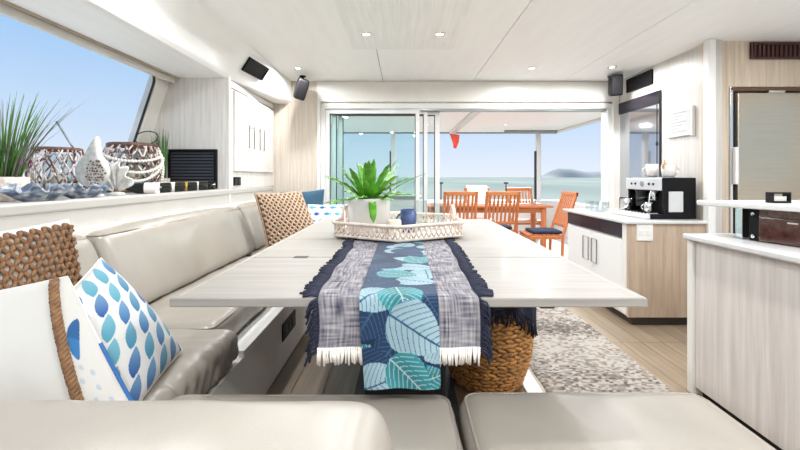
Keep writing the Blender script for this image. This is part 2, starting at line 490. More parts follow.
# --- window ledge (shelf) with fascia
sh = root_struct('window_ledge', (-1.9, 1, .98)); sh.name = 'trim_4'
m_ledge = MAT('ivory_ledge', (186, 182, 175), .35, var=.02)
box('ledge_top', m_ledge, sh, -2.30, -1.50, -1.8, 3.40, 1.055, 1.09, bevel=.010)
box('ledge_fascia', m_ledge, sh, -1.55, -1.485, -1.8, 4.55, .965, 1.052, bevel=.006)
box('ledge_lip', m_ledge, sh, -1.56, -1.478, -1.8, 4.55, 1.05, 1.098, bevel=.010)
# --- bulkhead behind the ledge
blk = MB(); blk.prism([(-1.48, .4), (-1.48, 2.2), (wx(2.2)-.03, 2.2), (wx(.4)-.03, .4)], -3.44, -3.40, Matrix(((1, 0, 0, 0), (0, 0, -1, 0), (0, 1, 0, 0), (0, 0, 0, 1))))
struct(blk.build('wall_left_bulkhead', m_lime))
# --- aft wall with header
bk = MB()
bk.box(-1.56, -.965, 4.60, 4.68, 0, HC+.05); bk.box(-.965, 2.40, 4.60, 4.68, 2.045, HC+.05); bk.box(2.375, 2.60, 4.60, 4.68, 0, HC+.05)
struct(bk.build('wall_back', WOOD('limed_timber_aft', (190, 178, 164), (214, 203, 189), .42, 'Z')))
hd = MB(); hd.box(-.985, 2.42, 4.575, 4.60, 2.06, HC-.005)
struct(hd.build('trim_5', m_trim, bevel=.004))
# vertical edge cover strips on the aft wall
tr = MB(); tr.box(-.985, -.945, 4.57, 4.60, .02, 2.07); struct(tr.build('trim_6', m_trim, bevel=.004))
tr = MB(); tr.box(2.40, 2.47, 4.57, 4.60, .02, HC-.01); struct(tr.build('trim_7', m_trim, bevel=.004))
# --- starboard wall
rw = MB(); rw.box(2.48, 2.56, 3.21, 4.60, 0, HC+.05)
struct(rw.build('wall_right', m_rwall))
tr = MB(); tr.box(2.425, 2.482, 3.17, 3.235, 0, HC-.002); struct(tr.build('trim_8', m_white, bevel=.006))
# partition holding the fridge
pw = MB()
pw.box(2.46, 2.635, 3.235, 3.30, 0, HC+.02); pw.box(2.635, 3.45, 3.235, 3.30, 1.93, HC+.02)
struct(pw.build('wall_partition', m_fridgewall))
# outer starboard wall of the galley with its window, and the forward end with the windscreen (both beyond the frame)
ow = MB(); ow.box(3.45, 3.52, -1.8, 3.3, 0, 1.12); ow.box(3.45, 3.52, -1.8, 3.3, 1.95, HC+.05); ow.box(3.45, 3.52, 2.9, 3.3, 1.1, 2.0); ow.box(3.45, 3.52, -1.8, -1.3, 1.1, 2.0)
struct(ow.build('wall_galley', m_white))
fw = MB(); fw.box(-2.4, 3.52, -1.88, -1.8, 0, 1.0); fw.box(-2.4, 3.52, -1.88, -1.8, 2.05, HC+.05); fw.box(-2.4, -1.9, -1.88, -1.8, .9, 2.1); fw.box(3.1, 3.52, -1.88, -1.8, .9, 2.1)
struct(fw.build('wall_front', m_white))
w3 = root_struct('window_2', (3.48, 1, 1.1)); MB().box(3.475, 3.485, -1.3, 2.9, 1.12, 1.95).build('glass_pane', m_glass, w3)
w4 = root_struct('window_3', (.6, -1.84, 1)); MB().box(-1.9, 3.1, -1.845, -1.835, 1.0, 2.05).build('glass_pane', m_glass, w4)

# --- sliding glass door
dr = root_struct('door_1', (.7, 4.65, 0))
box('head_rail', m_alu, dr, -.945, 2.40, 4.59, 4.74, 1.985, 2.045, bevel=.004)
box('head_track', m_alud, dr, -.93, 2.36, 4.605, 4.73, 1.968, 1.986)
box('jamb', m_alu, dr, -.945, -.895, 4.59, 4.74, 0, 1.99, bevel=.004)
box('jamb', m_alu, dr, 2.345, 2.405, 4.59, 4.74, 0, 1.99, bevel=.004)
box('threshold', m_alud, dr, -.93, 2.36, 4.60, 4.74, -.002, .02)
def leaf(x0, x1, y, sw0, sw1, mat_g):
    lf = thing('sliding_leaf', '', None, ((x0+x1)/2, y, .02)); lf.parent = dr; lf.location = Vector(lf.location)-WL[dr]
    box('stile', m_alu, lf, x0, x0+sw0, y-.018, y+.018, .02, 1.968, bevel=.004)
    box('stile', m_alu, lf, x1-sw1, x1, y-.018, y+.018, .02, 1.968, bevel=.004)
    box('rail', m_alu, lf, x0+sw0, x1-sw1, y-.018, y+.018, 1.93, 1.968, bevel=.003)
    box('rail', m_alu, lf, x0+sw0, x1-sw1, y-.018, y+.018, .02, .10, bevel=.003)
    box('glass_pane', mat_g, lf, x0+sw0, x1-sw1, y-.004, y+.004, .10, 1.93)
    for xx in (x0+sw0-.004, x1-sw1-.008): box('seal', m_gasket, lf, xx, xx+.012, y-.012, y+.012, .10, 1.93)
    box('seal', m_gasket, lf, x0+sw0, x1-sw1, y-.012, y+.012, 1.918, 1.932)
    return lf
leaf(-.895, .19, 4.622, .05, .045, m_glassg)
leaf(-.83, .285, 4.668, .05, .045, m_glass)
leaf(-.76, .43, 4.714, .05, .055, m_glass)

# ================================================================== OUTSIDE
struct(MB().box(-3.3, 3.4, 4.74, 8.9, -.15, -.02).build('floor_cockpit', m_counter))
rf = MB(); rf.box(-1.45, 3.35, 4.74, 8.7, 2.17, 2.30)
rfo = struct(rf.build('ceiling_cockpit', m_ceil, bevel=.03))
for xx in (-1.45, 1.0, 3.2): box('roof_beam', m_alu, rfo, xx, xx+.14, 4.8, 8.68, 2.135, 2.171, bevel=.02)
box('roof_edge', m_alud, rfo, -1.45, 3.35, 8.66, 8.72, 2.14, 2.172, bevel=.008)
box('awning_roller', m_alud, rfo, 2.1, 3.2, 8.28, 8.36, 2.10, 2.170, bevel=.02)
bw = MB(); bw.box(-3.3, 3.4, 8.70, 8.85, -.1, .70); bw.box(3.28, 3.4, 4.74, 8.85, -.1, .70); bw.box(-3.3, -3.18, 4.74, 8.85, -.1, .70)
struct(bw.build('wall_bulwark', m_white, bevel=.03))
for nm, px in (('left', 392), ('right', 537)):
    X = (px-403)*8.5/F
    lab = 'slim roof post of the aft deck seen behind the fern' if nm == 'left' else 'roof post of the aft deck between sea and hills'
    t = thing('roof_post', lab, 'post', (X, 8.5, -.02), 'roof posts of the aft deck')
    box('pole', m_alu, t, X-.02, X+.075, 8.45, 8.55, -.02, 2.14, bevel=.015)
    box('track', m_gasket, t, X-.05, X-.022, 8.46, 8.54, .72, 1.75, bevel=.006)
struct(MB().box(-4500, 4500, -4500, 6000, -1.6, -1.5).build('sea', m_sea), 'calm teal sea out to the horizon')
bpy.data.objects['sea']['kind'] = 'structure'
def hill(name, label, x0, x1, y, hfn, dep):
    m = MB(); n = 40
    def fn(u, v):
        a = math.sin(PI*v)
        return (x0+(x1-x0)*u, y+dep*(v-.5), -1.6+hfn(u)*a)
    m.grid(fn, n, 8)
    tag(m.build(name, m_hill, smooth=True), label, 'hill', 'hills on the horizon')
def h1(u): return max(0, 42*math.exp(-((u-.22)/.18)**2)+22*math.exp(-((u-.55)/.16)**2)+9*math.sin(PI*u)+5*noise.noise(Vector((u*14, 1, 0))))*min(1, u*9, (1-u)*9)
def h2(u): return max(0, 62*math.exp(-((u-.5)/.28)**2)+5*noise.noise(Vector((u*11, 4, 0))))*min(1, u*6, (1-u)*6)
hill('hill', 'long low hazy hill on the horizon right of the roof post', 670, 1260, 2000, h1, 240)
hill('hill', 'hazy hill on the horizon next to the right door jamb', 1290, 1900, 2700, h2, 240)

dk = MB(); dk.box(-3.6, 4.6, -6.5, -1.95, .60, .75); dk.box(-3.6, -2.75, -1.95, 4.7, .60, .75); dk.box(3.6, 4.6, -1.95, 4.7, .60, .75)  # unseen white decks added to bounce sunlight up onto the deckhead
struct(dk.build('floor_bounce_decks', m_ceil))
# --- teak furniture on the aft deck
def make_chair():
    t = thing('deck_chair', 'x', 'chair', (0, 0, 0), 'slatted teak chairs on the aft deck')
    def bar(name, pts, wx_, wy_, mt=m_teak):
        m = MB()
        for i in range(len(pts)-1):
            a, b2 = Vector(pts[i]), Vector(pts[i+1])
            q = lambda p: [(p.x-wx_, p.y-wy_, p.z), (p.x+wx_, p.y-wy_, p.z), (p.x+wx_, p.y+wy_, p.z), (p.x-wx_, p.y+wy_, p.z)]
            m.hexa(q(a), q(b2))
        return m.build(name, mt, t, bevel=.004)
    for s in (-1, 1):
        bar('rear_leg', [(s*.225, -.17, 0), (s*.225, -.19, .44), (s*.225, -.38, 1.01)], .02, .016)
        bar('front_leg', [(s*.225, .24, 0), (s*.225, .24, .42)], .02, .018)
        MB().box(s*.225-.015, s*.225+.015, -.19, .24, .38, .42).build('side_rail', m_teak, t, bevel=.004)
    def by(z): return -.19-.19*(z-.44)/.57
    m = MB(); m.box(-.245, .245, -.018, .018, 0, .06, Matrix.Translation((0, by(.975), .955))); m.build('top_rail', m_teakX, t, bevel=.008)
    m = MB(); m.box(-.21, .21, -.014, .014, 0, .045, Matrix.Translation((0, by(.55), .53))); m.build('lower_rail', m_teakX, t, bevel=.005)
    for i in range(7):
        x = -.174+i*.058
        bar('back_slat', [(x, by(.56), .56), (x, by(.965), .965)], .015, .007)
    for i in range(7):
        y = -.16+i*.064
        MB().box(-.22, .22, y, y+.05, .42, .44).build('seat_slat', m_teakX, t, bevel=.003)
    bar('stretcher', [(-.22, .24, .36), (-.22, .24, .40)], .001, .012)
    MB().box(-.21, .21, .228, .252, .36, .40).build('front_rail', m_teakX, t, bevel=.003)
    return t
ch = make_chair()
chairs = [(.82, 6.05, 0, 'slatted teak chair on the aft deck nearest the sliding door stiles, back turned'),
          (1.42, 6.05, 0, 'slatted teak chair with its back turned, left of the teak table end'),
          (2.27, 7.45, PI, 'slatted teak chair beyond the deck table, in front of the roof post'),
          (1.45, 7.5, PI, 'teak chair beyond the deck table with a pale towel over its back'),
          (1.97, 5.62, PI*.5, 'teak chair turned sideways at the end of the deck table beside the coffee cabinet')]
for i, (x, y, rz, lab) in enumerate(chairs):
    o = ch if i == 0 else copy_tree(ch)
    o.location = (x, y, -.02); o.rotation_euler.z = rz; o['label'] = lab; o['group'] = 'slatted teak chairs on the aft deck'
for i, (x, y, lab) in enumerate(((1.97, 5.62, 'navy pad on the sideways teak chair at the table end'), (.82, 6.1, 'navy pad on the teak chair nearest the door stiles'), (1.42, 6.1, 'navy pad on the middle teak chair with its back turned'))):
    vs, fs = soft_box(x-.2, x+.2, y-.19, y+.2, .421, .47, .02, (8, 8, 3))
    tag(MB().add(vs, fs).build('seat_pad', m_navyseat, smooth=True), lab, 'cushion', 'navy seat pads')
tw = MB()
def towel(u, v):
    s = v*1.0; x = 1.45-.2+.4*u
    if s < .5: return (x, 7.5+.348-.045+.02*math.sin(u*9)*.3, .55+(.455*s/.5)) if False else (x, 7.735+.09*(s/.5), .62+.41*(s/.5))
    return (x, 7.905, 1.03-.4*(s-.5)/.5)
tw.grid(towel, 8, 12)
tag(tw.build('towel', m_towel, smooth=True, solid=.012), 'pale patterned towel draped over a teak chair back', 'towel')
t = thing('deck_table', 'orange teak slatted table on the aft deck', 'table', (1.35, 6.75, -.02))
for i in range(7):
    y = 6.42+i*.1
    box('top_slat', m_teakX, t, .35, 2.42, y, y+.092, .705, .735, bevel=.004)
box('apron', m_teakX, t, .45, 2.32, 6.48, 6.51, .62, .705); box('apron', m_teakX, t, .45, 2.32, 6.99, 7.02, .62, .705)
for xx in (.47, 2.28):
    for yy in (6.49, 7.01): box('leg', m_teak, t, xx-.035, xx+.035, yy-.035, yy+.035, -.02, .705, bevel=.005)
tm = MB().lathe([(.03, 0), (.032, .004), (.038, .11), (.036, .11), (.030, .008), (0, .008)], 16, Matrix.Translation((2.15, 6.6, .735)))
tag(tm.build('tumbler', m_tumbler, smooth=True), 'clear glass tumbler on the end of the teak deck table', 'glass')
fg = MB(); fg.grid(lambda u, v: (1.00+.22*u*(1-v*.72)+.14*v-.06*v*v, 8.6+.03*math.sin(u*8+v*5), 2.135-.30*v-.03*u), 10, 10)
tag(fg.build('flag', m_flag, smooth=True, solid=.004), 'small red flag hanging from the aft deck roof', 'flag')
t = thing('deck_locker', 'low white locker on the aft deck behind the fern pot', 'locker', (-.12, 7.52, -.02))
box('body', m_white, t, -.55, .30, 7.25, 7.8, -.02, .80, bevel=.01); box('lid', m_alud, t, -.58, .32, 7.22, 7.83, .80, .86, bevel=.012)
box('hatch', m_alu, t, -.45, .2, 7.235, 7.25, .2, .7, bevel=.006)
for px, lab in ((506, 'small black rod on the aft rail between two teak chairs'), (441, 'small black rod on the aft rail beside the door stile')):
    X = (px-403)*8.77/F
    m = MB(); m.tube([(X, 8.77, .70), (X, 8.77, 1.06)], .012, 8); m.box(X-.045, X+.045, 8.75, 8.79, 1.05, 1.085)
    tag(m.build('rod_holder', m_dark), lab, 'rod', 'rods on the aft rail')

# ================================================================== CABINETS AND APPLIANCES
m_pull = MAT('grey_pull', (92, 88, 84), .4, .3)
def loop_handle(parent, x, y0, y1, z0, z1, sgn, name='handle'):
    """rectangular dark-framed pull on a face of constant x; sgn = outward direction"""
    m = MB(); r = .0045
    xo = x+sgn*.012
    m.tube([(xo, y0, z0), (xo, y1, z0), (xo, y1, z1), (xo, y0, z1)], r, 6, True)
    h = m.build(name, m_pull, parent)
    m = MB(); m.box(min(x, x+sgn*.006), max(x, x+sgn*.006), y0, y1, z0, z1); m.build('pull_plate', m_white, h) if parent.parent is None else None
    return h
# --- tall cabinet on the port side
t = thing('wall_cabinet', 'tall pale timber wall cabinet with two doors above the window ledge end', 'cabinet', (-1.51, 4.02, 1.1))
box('carcass', m_lime, t, -1.56, -1.485, 3.445, 4.595, 1.10, 2.03)
for k, (a, b2) in enumerate(((3.50, 4.015), (4.02, 4.54))):
    d = box('door', m_lime, t, -1.486, -1.468, a, b2, 1.25, 1.955, bevel=.003)
    y0, y1 = ((3.80, 3.925) if k == 0 else (4.08, 4.20))
    loop_handle(d, -1.468, y0, y1, 1.475, 1.69, 1)
m = MB(); m.box(-1.487, -1.480, 3.46, 4.58, 1.967, 1.973); m.build('top_groove', m_pull, t)
t = thing('power_outlet', 'small black double socket on the pale panel above the ledge', 'socket', (-1.478, 3.57, 1.12))
box('plate', m_black, t, -1.486, -1.474, 3.50, 3.64, 1.125, 1.20, bevel=.003)
for y in (3.535, 3.60): box('socket', m_dark, t, -1.476, -1.471, y-.022, y+.022, 1.143, 1.183, bevel=.003)
m_lslat = MAT('slate_louvre_slat', (62, 64, 70), .4)
# louvre on the bulkhead
t = thing('louvre_grille', 'black slatted louvre grille in the pale bulkhead behind the bottles', 'vent', (-1.78, 3.39, 1.10))
lx0, lx1, lz0, lz1 = -1.985, -1.575, 1.10, 1.435
box('backing', m_black, t, lx0, lx1, 3.392, 3.40, lz0, lz1)
for a in ((lx0, lx0+.022, lz0, lz1), (lx1-.022, lx1, lz0, lz1), (lx0+.022, lx1-.022, lz1-.02, lz1), (lx0+.022, lx1-.022, lz0, lz0+.02)): box('frame', m_slat, t, a[0], a[1], 3.372, 3.393, a[2], a[3], bevel=.003)
for i in range(11):
    z = lz0+.03+i*.0265
    m = MB(); m.hexa([(lx0+.022, 3.378, z), (lx1-.022, 3.378, z), (lx1-.022, 3.382, z+.004), (lx0+.022, 3.382, z+.004)], [(lx0+.022, 3.391, z+.016), (lx1-.022, 3.391, z+.016), (lx1-.022, 3.391, z+.02), (lx0+.022, 3.391, z+.02)])
    m.build('slat', m_lslat, t)
# air vents
def vent_on(name, label, o, ex, ey, ez, wd, hg, n, ms, horiz=True):
    """grille in the plane ex (along), ez (up), proud along ey"""
    M = frame_M(o, ex, ey, ez)
    t = thing(name, label, 'vent', tuple(M @ Vector((wd/2, 0, 0))), 'air vents')
    MB().box(0, wd, -.004, .004, 0, hg, M).build('backing', m_black, t)
    f = .016
    for a in ((0, f, 0, hg), (wd-f, wd, 0, hg), (f, wd-f, 0, f), (f, wd-f, hg-f, hg)):
        MB().box(a[0], a[1], 0, .014, a[2], a[3], M).build('frame', ms, t)
    for i in range(n):
        if horiz:
            z = f+(hg-2*f)*(i+.3)/n; MB().box(f, wd-f, .003, .010, z, z+(hg-2*f)/n*.45, M).build('slat', ms, t)
        else:
            x = f+(wd-2*f)*(i+.3)/n; MB().box(x, x+(wd-2*f)/n*.5, .003, .010, f, hg-f, M).build('slat', ms, t)
    return t
def U(v): return tuple(Vector(v).normalized())
p00 = Vector(fas_pt(.07, .66)); p10 = Vector(fas_pt(.40, .66)); p01 = Vector(fas_pt(.07, .14))
ex = (p10-p00).normalized(); ez = (p01-p00); ez = (ez-ex*ez.dot(ex)).normalized(); ey = ez.cross(ex); ey = ey if ey.x > 0 else -ey
vent_on('air_vent', 'black air vent in the white fascia above the port cabinet', tuple(p00+ey*.006), tuple(ex), tuple(ey), tuple(ez), .37, .135, 5, m_slat)
vent_on('air_vent', 'black air vent high on the pale wall beside the right speaker', (2.474, 3.96, 2.125), (0, 1, 0), (-1, 0, 0), (0, 0, 1), .45, .145, 5, m_slat)
vent_on('air_vent', 'red-brown slatted air vent above the steel fridge', (2.80, 3.228, 2.15), (1, 0, 0), (0, -1, 0), (0, 0, 1), .60, .135, 16, m_redslat, False)

# --- coffee cabinet
t = thing('coffee_cabinet', 'pale cabinet with tan timber end panel carrying the coffee machine', 'cabinet', (2.14, 3.8, 0))
box('carcass', m_white, t, 1.82, 2.475, 3.222, 4.40, .07, .822)
box('end_panel', m_tan, t, 1.80, 2.42, 3.20, 3.222, .075, .825, bevel=.002)
box('toe_kick', m_gap, t, 1.86, 2.42, 3.25, 4.36, 0, .07)
for k, (a, b2) in enumerate(((3.29, 3.825), (3.83, 4.37))):
    d = box('door', m_white, t, 1.80, 1.819, a, b2, .09, .685, bevel=.003)
    y0, y1 = ((3.70, 3.80) if k == 0 else (3.865, 3.975))
    h = loop_handle(d, 1.80, y0, y1, .40, .62, -1)
box('corner_post', m_trim, t, 1.80, 1.819, 3.223, 3.285, .09, .82)
for k, (a, b2) in enumerate(((3.29, 3.65), (3.655, 4.01), (4.015, 4.37))):
    box('dark_drawer', m_navystrip, t, 1.798, 1.819, a, b2, .70, .815, bevel=.003)
t = tag(MB().prism([(1.77, 3.18), (2.475, 3.18), (2.475, 4.44), (1.77, 4.44)], .825, .85).build('counter_slab', m_counter, bevel=.006), 'white stone slab on top of the coffee cabinet', 'countertop')
t = thing('power_outlet', 'white socket plate on the tan end panel', 'socket', (1.93, 3.196, .69))
box('plate', m_white, t, 1.865, 1.995, 3.19, 3.20, .69, .825, bevel=.003)
for x in (1.90, 1.96): box('socket', m_trim, t, x-.02, x+.02, 3.186, 3.191, .735, .775, bevel=.002)
# --- coffee machine
t = thing('coffee_machine', 'silver and black espresso machine on the counter', 'coffee machine', (2.2, 3.57, .85))
X0 = 2.14
box('side_panel', m_black, t, X0+.01, 2.42, 3.30, 3.325, .885, 1.195, bevel=.008)
box('side_panel', m_black, t, X0+.01, 2.42, 3.80, 3.825, .885, 1.195, bevel=.008)
box('back_housing', m_black, t, 2.27, 2.415, 3.325, 3.80, .885, 1.19, bevel=.004)
box('top_housing', m_silver, t, X0, 2.30, 3.325, 3.80, 1.085, 1.19, bevel=.008)
box('top_tray', m_chrome, t, X0+.02, 2.40, 3.33, 3.795, 1.19, 1.20, bevel=.002)
fp = box('front_panel', m_silver, t, X0-.012, X0+.002, 3.305, 3.82, 1.088, 1.192, bevel=.005)
M = frame_M((X0-.012, 3.56, 1.14), (0, 1, 0), (0, 0, 1), (-1, 0, 0))
MB().lathe([(.024, 0), (.024, .008), (.02, .01), (0, .01)], 20, M).build('pressure_gauge', m_alud, fp)
for y in (3.40, 3.46, 3.66, 3.72):
    MB().lathe([(.011, 0), (.011, .006), (0, .007)], 12, frame_M((X0-.012, y, 1.14), (0, 1, 0), (0, 0, 1), (-1, 0, 0))).build('button', m_dark, fp)
box('base', m_black, t, 2.04, 2.42, 3.30, 3.825, .853, .89, bevel=.004)
bs = box('drip_tray', m_silver, t, 2.00, 2.04, 3.30, 3.86, .853, .892, bevel=.004)
for i in range(9): box('grate_bar', m_chrome, bs, 2.045, 2.25, 3.34+i*.05, 3.36+i*.05, .890, .898)
box('side_window', m_silver, t, 2.19, 2.31, 3.294, 3.302, .91, 1.08, bevel=.004)
g = MB(); g.lathe([(.035, 0), (.035, .04), (.028, .055), (0, .055)], 18, Matrix.Translation((2.2, 3.50, 1.03))); g.build('group_head', m_chrome, t, autosmooth=40)
g = MB(); g.tube([(2.18, 3.50, 1.02), (2.08, 3.47, 1.01), (2.02, 3.45, 1.0)], lambda u: .012+.006*u, 10); g.build('portafilter_handle', m_black, t, smooth=True)
g = MB(); g.lathe([(.034, 0), (.036, .01), (.030, .03), (0, .032)], 18, Matrix.Translation((2.2, 3.50, .998))); g.build('portafilter', m_chrome, t, autosmooth=40)
g = MB(); g.tube([(2.12, 3.40, 1.09), (2.10, 3.40, 1.06), (2.09, 3.40, .98), (2.06, 3.40, .95)], .006, 8); g.build('steam_wand', m_chrome, t, smooth=True)
g = MB(); g.lathe([(.045, 0), (.05, .02), (.05, .12), (.06, .15), (0, .15)], 18, Matrix.Translation((2.21, 3.70, .935))); g.build('grinder_cradle', m_dark, t, autosmooth=40)
def mug(name, label, x, y, z, r, h, mat, group, ang=0, cat='cup'):
    t = thing(name, label, cat, (x, y, z), group)
    MB().lathe([(r*.72, 0), (r*.9, h*.15), (r, h*.5), (r*.98, h), (r*.9, h), (r*.9, h*.5), (r*.7, h*.12), (0, h*.1)], 22, Matrix.Translation((x, y, z))).build('body', mat, t, smooth=True)
    pts = [(x+math.cos(ang)*(r*.95+r*.55*math.sin(PI*q/8)), y+math.sin(ang)*(r*.95+r*.55*math.sin(PI*q/8)), z+h*(.22+.6*q/8)) for q in range(9)]
    MB().tube(pts, r*.11, 8).build('handle', mat, t, smooth=True)
    return t
mug('coffee_cup', 'white coffee cup on the espresso machine, handle to the right', 2.27, 3.42, 1.20, .055, .105, m_ceramic, 'cups on the espresso machine', -.25)
mug('coffee_cup', 'white coffee cup on the espresso machine behind the one with the wooden tag', 2.23, 3.58, 1.20, .05, .115, m_ceramic, 'cups on the espresso machine', 2.4)
tg = MB(); tg.lathe([(.0, -.004), (.026, -.004), (.026, .004), (0, .004)], 16, frame_M((2.225, 3.40, 1.292), (1, 0, 0), (0, 0, 1), (0, -1, 0)))
tg.tube([(2.225, 3.40, 1.315), (2.225, 3.40, 1.345)], .004, 6)
tag(tg.build('wooden_tag', m_cork, autosmooth=40), 'round light-wood tag leaning on a cup on the espresso machine', 'tag')
mug('milk_jug', 'small steel milk jug on the drip tray of the espresso machine', 2.10, 3.42, .899, .036, .085, m_chrome, None, 2.6, 'jug')
mug('milk_jug', 'taller steel jug at the far end of the drip tray', 2.10, 3.74, .899, .038, .10, m_chrome, None, 2.6, 'jug')
for i, (x, y, lab) in enumerate(((1.97, 3.98, 'clear tumbler on the counter nearest the espresso machine'), (1.96, 4.10, 'clear tumbler in the middle of the counter-end row'), (2.04, 4.05, 'clear tumbler behind the others near the window mirror'), (1.97, 4.22, 'clear tumbler at the far end of the counter'))):
    tag(MB().lathe([(.036, 0), (.04, .004), (.044, .10), (.041, .10), (.036, .01), (0, .01)], 18, Matrix.Translation((x, y, .851))).build('tumbler', m_tumbler, smooth=True), lab, 'glass', 'tumblers on the counter')
m = MB(); m.prism([(1.86, 3.90), (2.14, 3.90), (2.14, 4.32), (1.86, 4.32)], .8505, .8512)
# --- mirror-like window, sign, cord on the starboard wall
w5 = root_struct('window_4', (2.47, 4.2, .95))
box('glass_pane', m_mirror, w5, 2.472, 2.478, 3.85, 4.55, .97, 1.91)
box('dark_valance', m_navystrip, w5, 2.458, 2.478, 3.84, 4.56, 1.91, 2.035, bevel=.003)
box('frame', m_gasket, w5, 2.464, 2.479, 3.835, 3.85, .96, 2.035); box('frame', m_alu, w5, 2.464, 2.479, 4.55, 4.562, .96, 2.035); box('frame', m_gasket, w5, 2.464, 2.479, 3.85, 4.55, .958, .972)
t = thing('blind_cord', 'dark blind cord hanging at the edge of the mirrored pane', 'cord', (2.455, 3.86, 1.3))
MB().tube([(2.452, 3.862, 1.92), (2.452, 3.862, 1.6), (2.452, 3.862, 1.30)], .005, 6).build('string', m_gasket, t)
MB().lathe([(.003, 0), (.012, .01), (.010, .04), (.003, .05)], 10, Matrix.Translation((2.452, 3.862, 1.50))).build('toggle', m_dark, t, smooth=True)
t = thing('notice_board', 'white framed notice with faint print on the pale right wall', 'sign', (2.47, 3.57, 1.55))
box('board', m_sign, t, 2.462, 2.478, 3.41, 3.73, 1.56, 1.80, bevel=.003)
box('frame_edge', m_trim, t, 2.452, 2.478, 3.392, 3.41, 1.55, 1.81, bevel=.003)
for i in range(7):
    ln = .22-.05*((i*7) % 3)
    box('print_line', m_signtext, t, 2.4605, 2.4622, 3.70-ln, 3.70, 1.77-i*.028, 1.776-i*.028)
# --- fridge
t = thing('fridge', 'built-in brushed steel fridge with dark edge trim', 'fridge', (3.0, 3.3, 0))
box('frame', m_gasket, t, 2.637, 3.45, 3.238, 3.30, .05, 1.925)
d = box('door', m_steel, t, 2.685, 3.449, 3.205, 3.238, .10, 1.875, bevel=.006)
box('edge_trim', m_chrome, t, 2.637, 2.660, 3.222, 3.239, .06, 1.925, bevel=.003)
box('edge_trim', MAT('bronze_trim', (120, 92, 72), .3, .7), t, 2.640, 3.449, 3.222, 3.239, 1.895, 1.925, bevel=.003)
box('handle', m_white, d, 2.655, 2.682, 3.19, 3.225, 1.14, 1.44, bevel=.006)
box('hinge', m_chrome, d, 2.93, 3.06, 3.20, 3.222, 1.875, 1.893, bevel=.003)

# --- galley island
t = thing('galley_island', 'pale limed timber galley island with dark toe kick', 'island', (2.0, 1.2, 0))
box('carcass', m_isl, t, 1.62, 2.5, -.4, 2.19, .05, .852)
for a, b2 in ((-.4, .55), (.553, 1.35), (1.353, 2.19)): box('side_panel', m_isl, t, 1.60, 1.621, a, b2, .05, .852, bevel=.002)
box('end_post', m_trim, t, 1.585, 1.64, 2.19, 2.235, .008, .854, bevel=.006)
box('end_panel', m_trim, t, 1.64, 2.5, 2.19, 2.215, .05, .854)
box('toe_kick', m_black, t, 1.625, 2.48, -.38, 2.17, 0, .05)
tag(MB().prism([(1.56, -.42), (2.52, -.42), (2.52, 2.235), (1.56, 2.235)], .855, .886).build('counter_slab', m_counter, bevel=.008), 'white stone slab on the galley island', 'countertop')
t = thing('bar_shelf', 'raised white bar shelf with chrome support above the island', 'shelf', (1.9, 1.8, .886))
MB().prism([(1.605, 2.19), (1.90, 1.05), (2.38, 1.05), (2.38, 2.20)], 1.046, 1.074).build('shelf_top', m_counter, t, bevel=.006)
box('support', m_chrome, t, 1.722, 1.765, 2.03, 2.075, .887, 1.046, bevel=.004)
box('support', m_chrome, t, 2.28, 2.33, 2.10, 2.15, .887, 1.046, bevel=.004)
dv = Vector((1.83-1.707, 1.42-1.985, 0)).normalized(); nv = Vector((dv.y, -dv.x, 0)); nv = -nv if nv.x > 0 else nv
M = frame_M((1.712, 1.98, .888), tuple(dv), tuple(-nv), (0, 0, 1))
t = thing('microwave_oven', 'dark walnut and black built-in oven under the bar shelf', 'oven', tuple(M @ Vector((.28, .15, 0))))
MB().box(0, .56, .012, .30, 0, .155, M).build('body', m_black, t, bevel=.004)
MB().box(0, .045, 0, .012, 0, .155, M).build('control_strip', m_black, t, bevel=.003)
MB().box(.047, .56, 0, .012, .122, .155, M).build('upper_panel', m_redbrown, t, bevel=.002)
dd = MB().box(.047, .56, -.004, .012, .004, .119, M).build('door', m_redbrown, t, bevel=.003)
for z in (.022, .13):
    q = M @ Vector((.022, -.001, z))
    MB().lathe([(.009, 0), (.009, .006), (0, .008)], 12, frame_M(tuple(q), tuple(dv), (0, 0, 1), tuple(nv))).build('knob', m_chrome, t)
MB().box(.17, .21, -.007, -.003, .10, .106, M).build('badge', m_silver, dd)
t = thing('napkin_holder', 'small black open-framed holder on the raised bar shelf', 'holder', (1.83, 1.95, 1.08))
for a in ((1.785, 1.791, 1.075, 1.126), (1.868, 1.874, 1.075, 1.126), (1.791, 1.868, 1.119, 1.126), (1.791, 1.868, 1.075, 1.083)): box('frame_bar', m_black, t, a[0], a[1], 1.93, 1.97, a[2], a[3])
box('insert', m_trim, t, 1.795, 1.865, 1.945, 1.96, 1.083, 1.106)

# ================================================================== SPEAKERS AND DOWNLIGHTS
def speaker(label, x, y, z, tilt, yaw, sx):
    t = thing('speaker', label, 'speaker', (x, y, z), 'corner speakers')
    R = Matrix.Translation((x, y, z)) @ Matrix.Rotation(yaw, 4, 'Z') @ Matrix.Rotation(tilt, 4, 'X') @ Matrix.Rotation(sx, 4, 'Y')
    vs, fs = soft_box(-.06, .06, -.06, .07, -.11, .11, .02, (6, 6, 6))
    MB().add(vs, fs, R).build('cabinet', m_black, t, smooth=True)
    MB().box(-.050, .050, -.066, -.058, -.098, .098, R).build('grille', m_slat, t, bevel=.006)
    q = R @ Vector((0, .07, .03))
    MB().tube([tuple(q), (q.x, q.y+.05, q.z+.06), (q.x, q.y+.05, HC-.006)], .014, 8).build('bracket', m_black, t, smooth=True)
    MB().lathe([(.035, -.012), (.035, 0)], 16, Matrix.Translation((q.x, q.y+.05, HC))).build('mount', m_black, t)
speaker('black speaker hung in the corner above the port cabinet', -1.08, 4.25, 2.135, .35, .35, .25)
speaker('black speaker hung in the corner beside the right air vent', 2.26, 4.25, 2.175, .2, -.15, -.05)
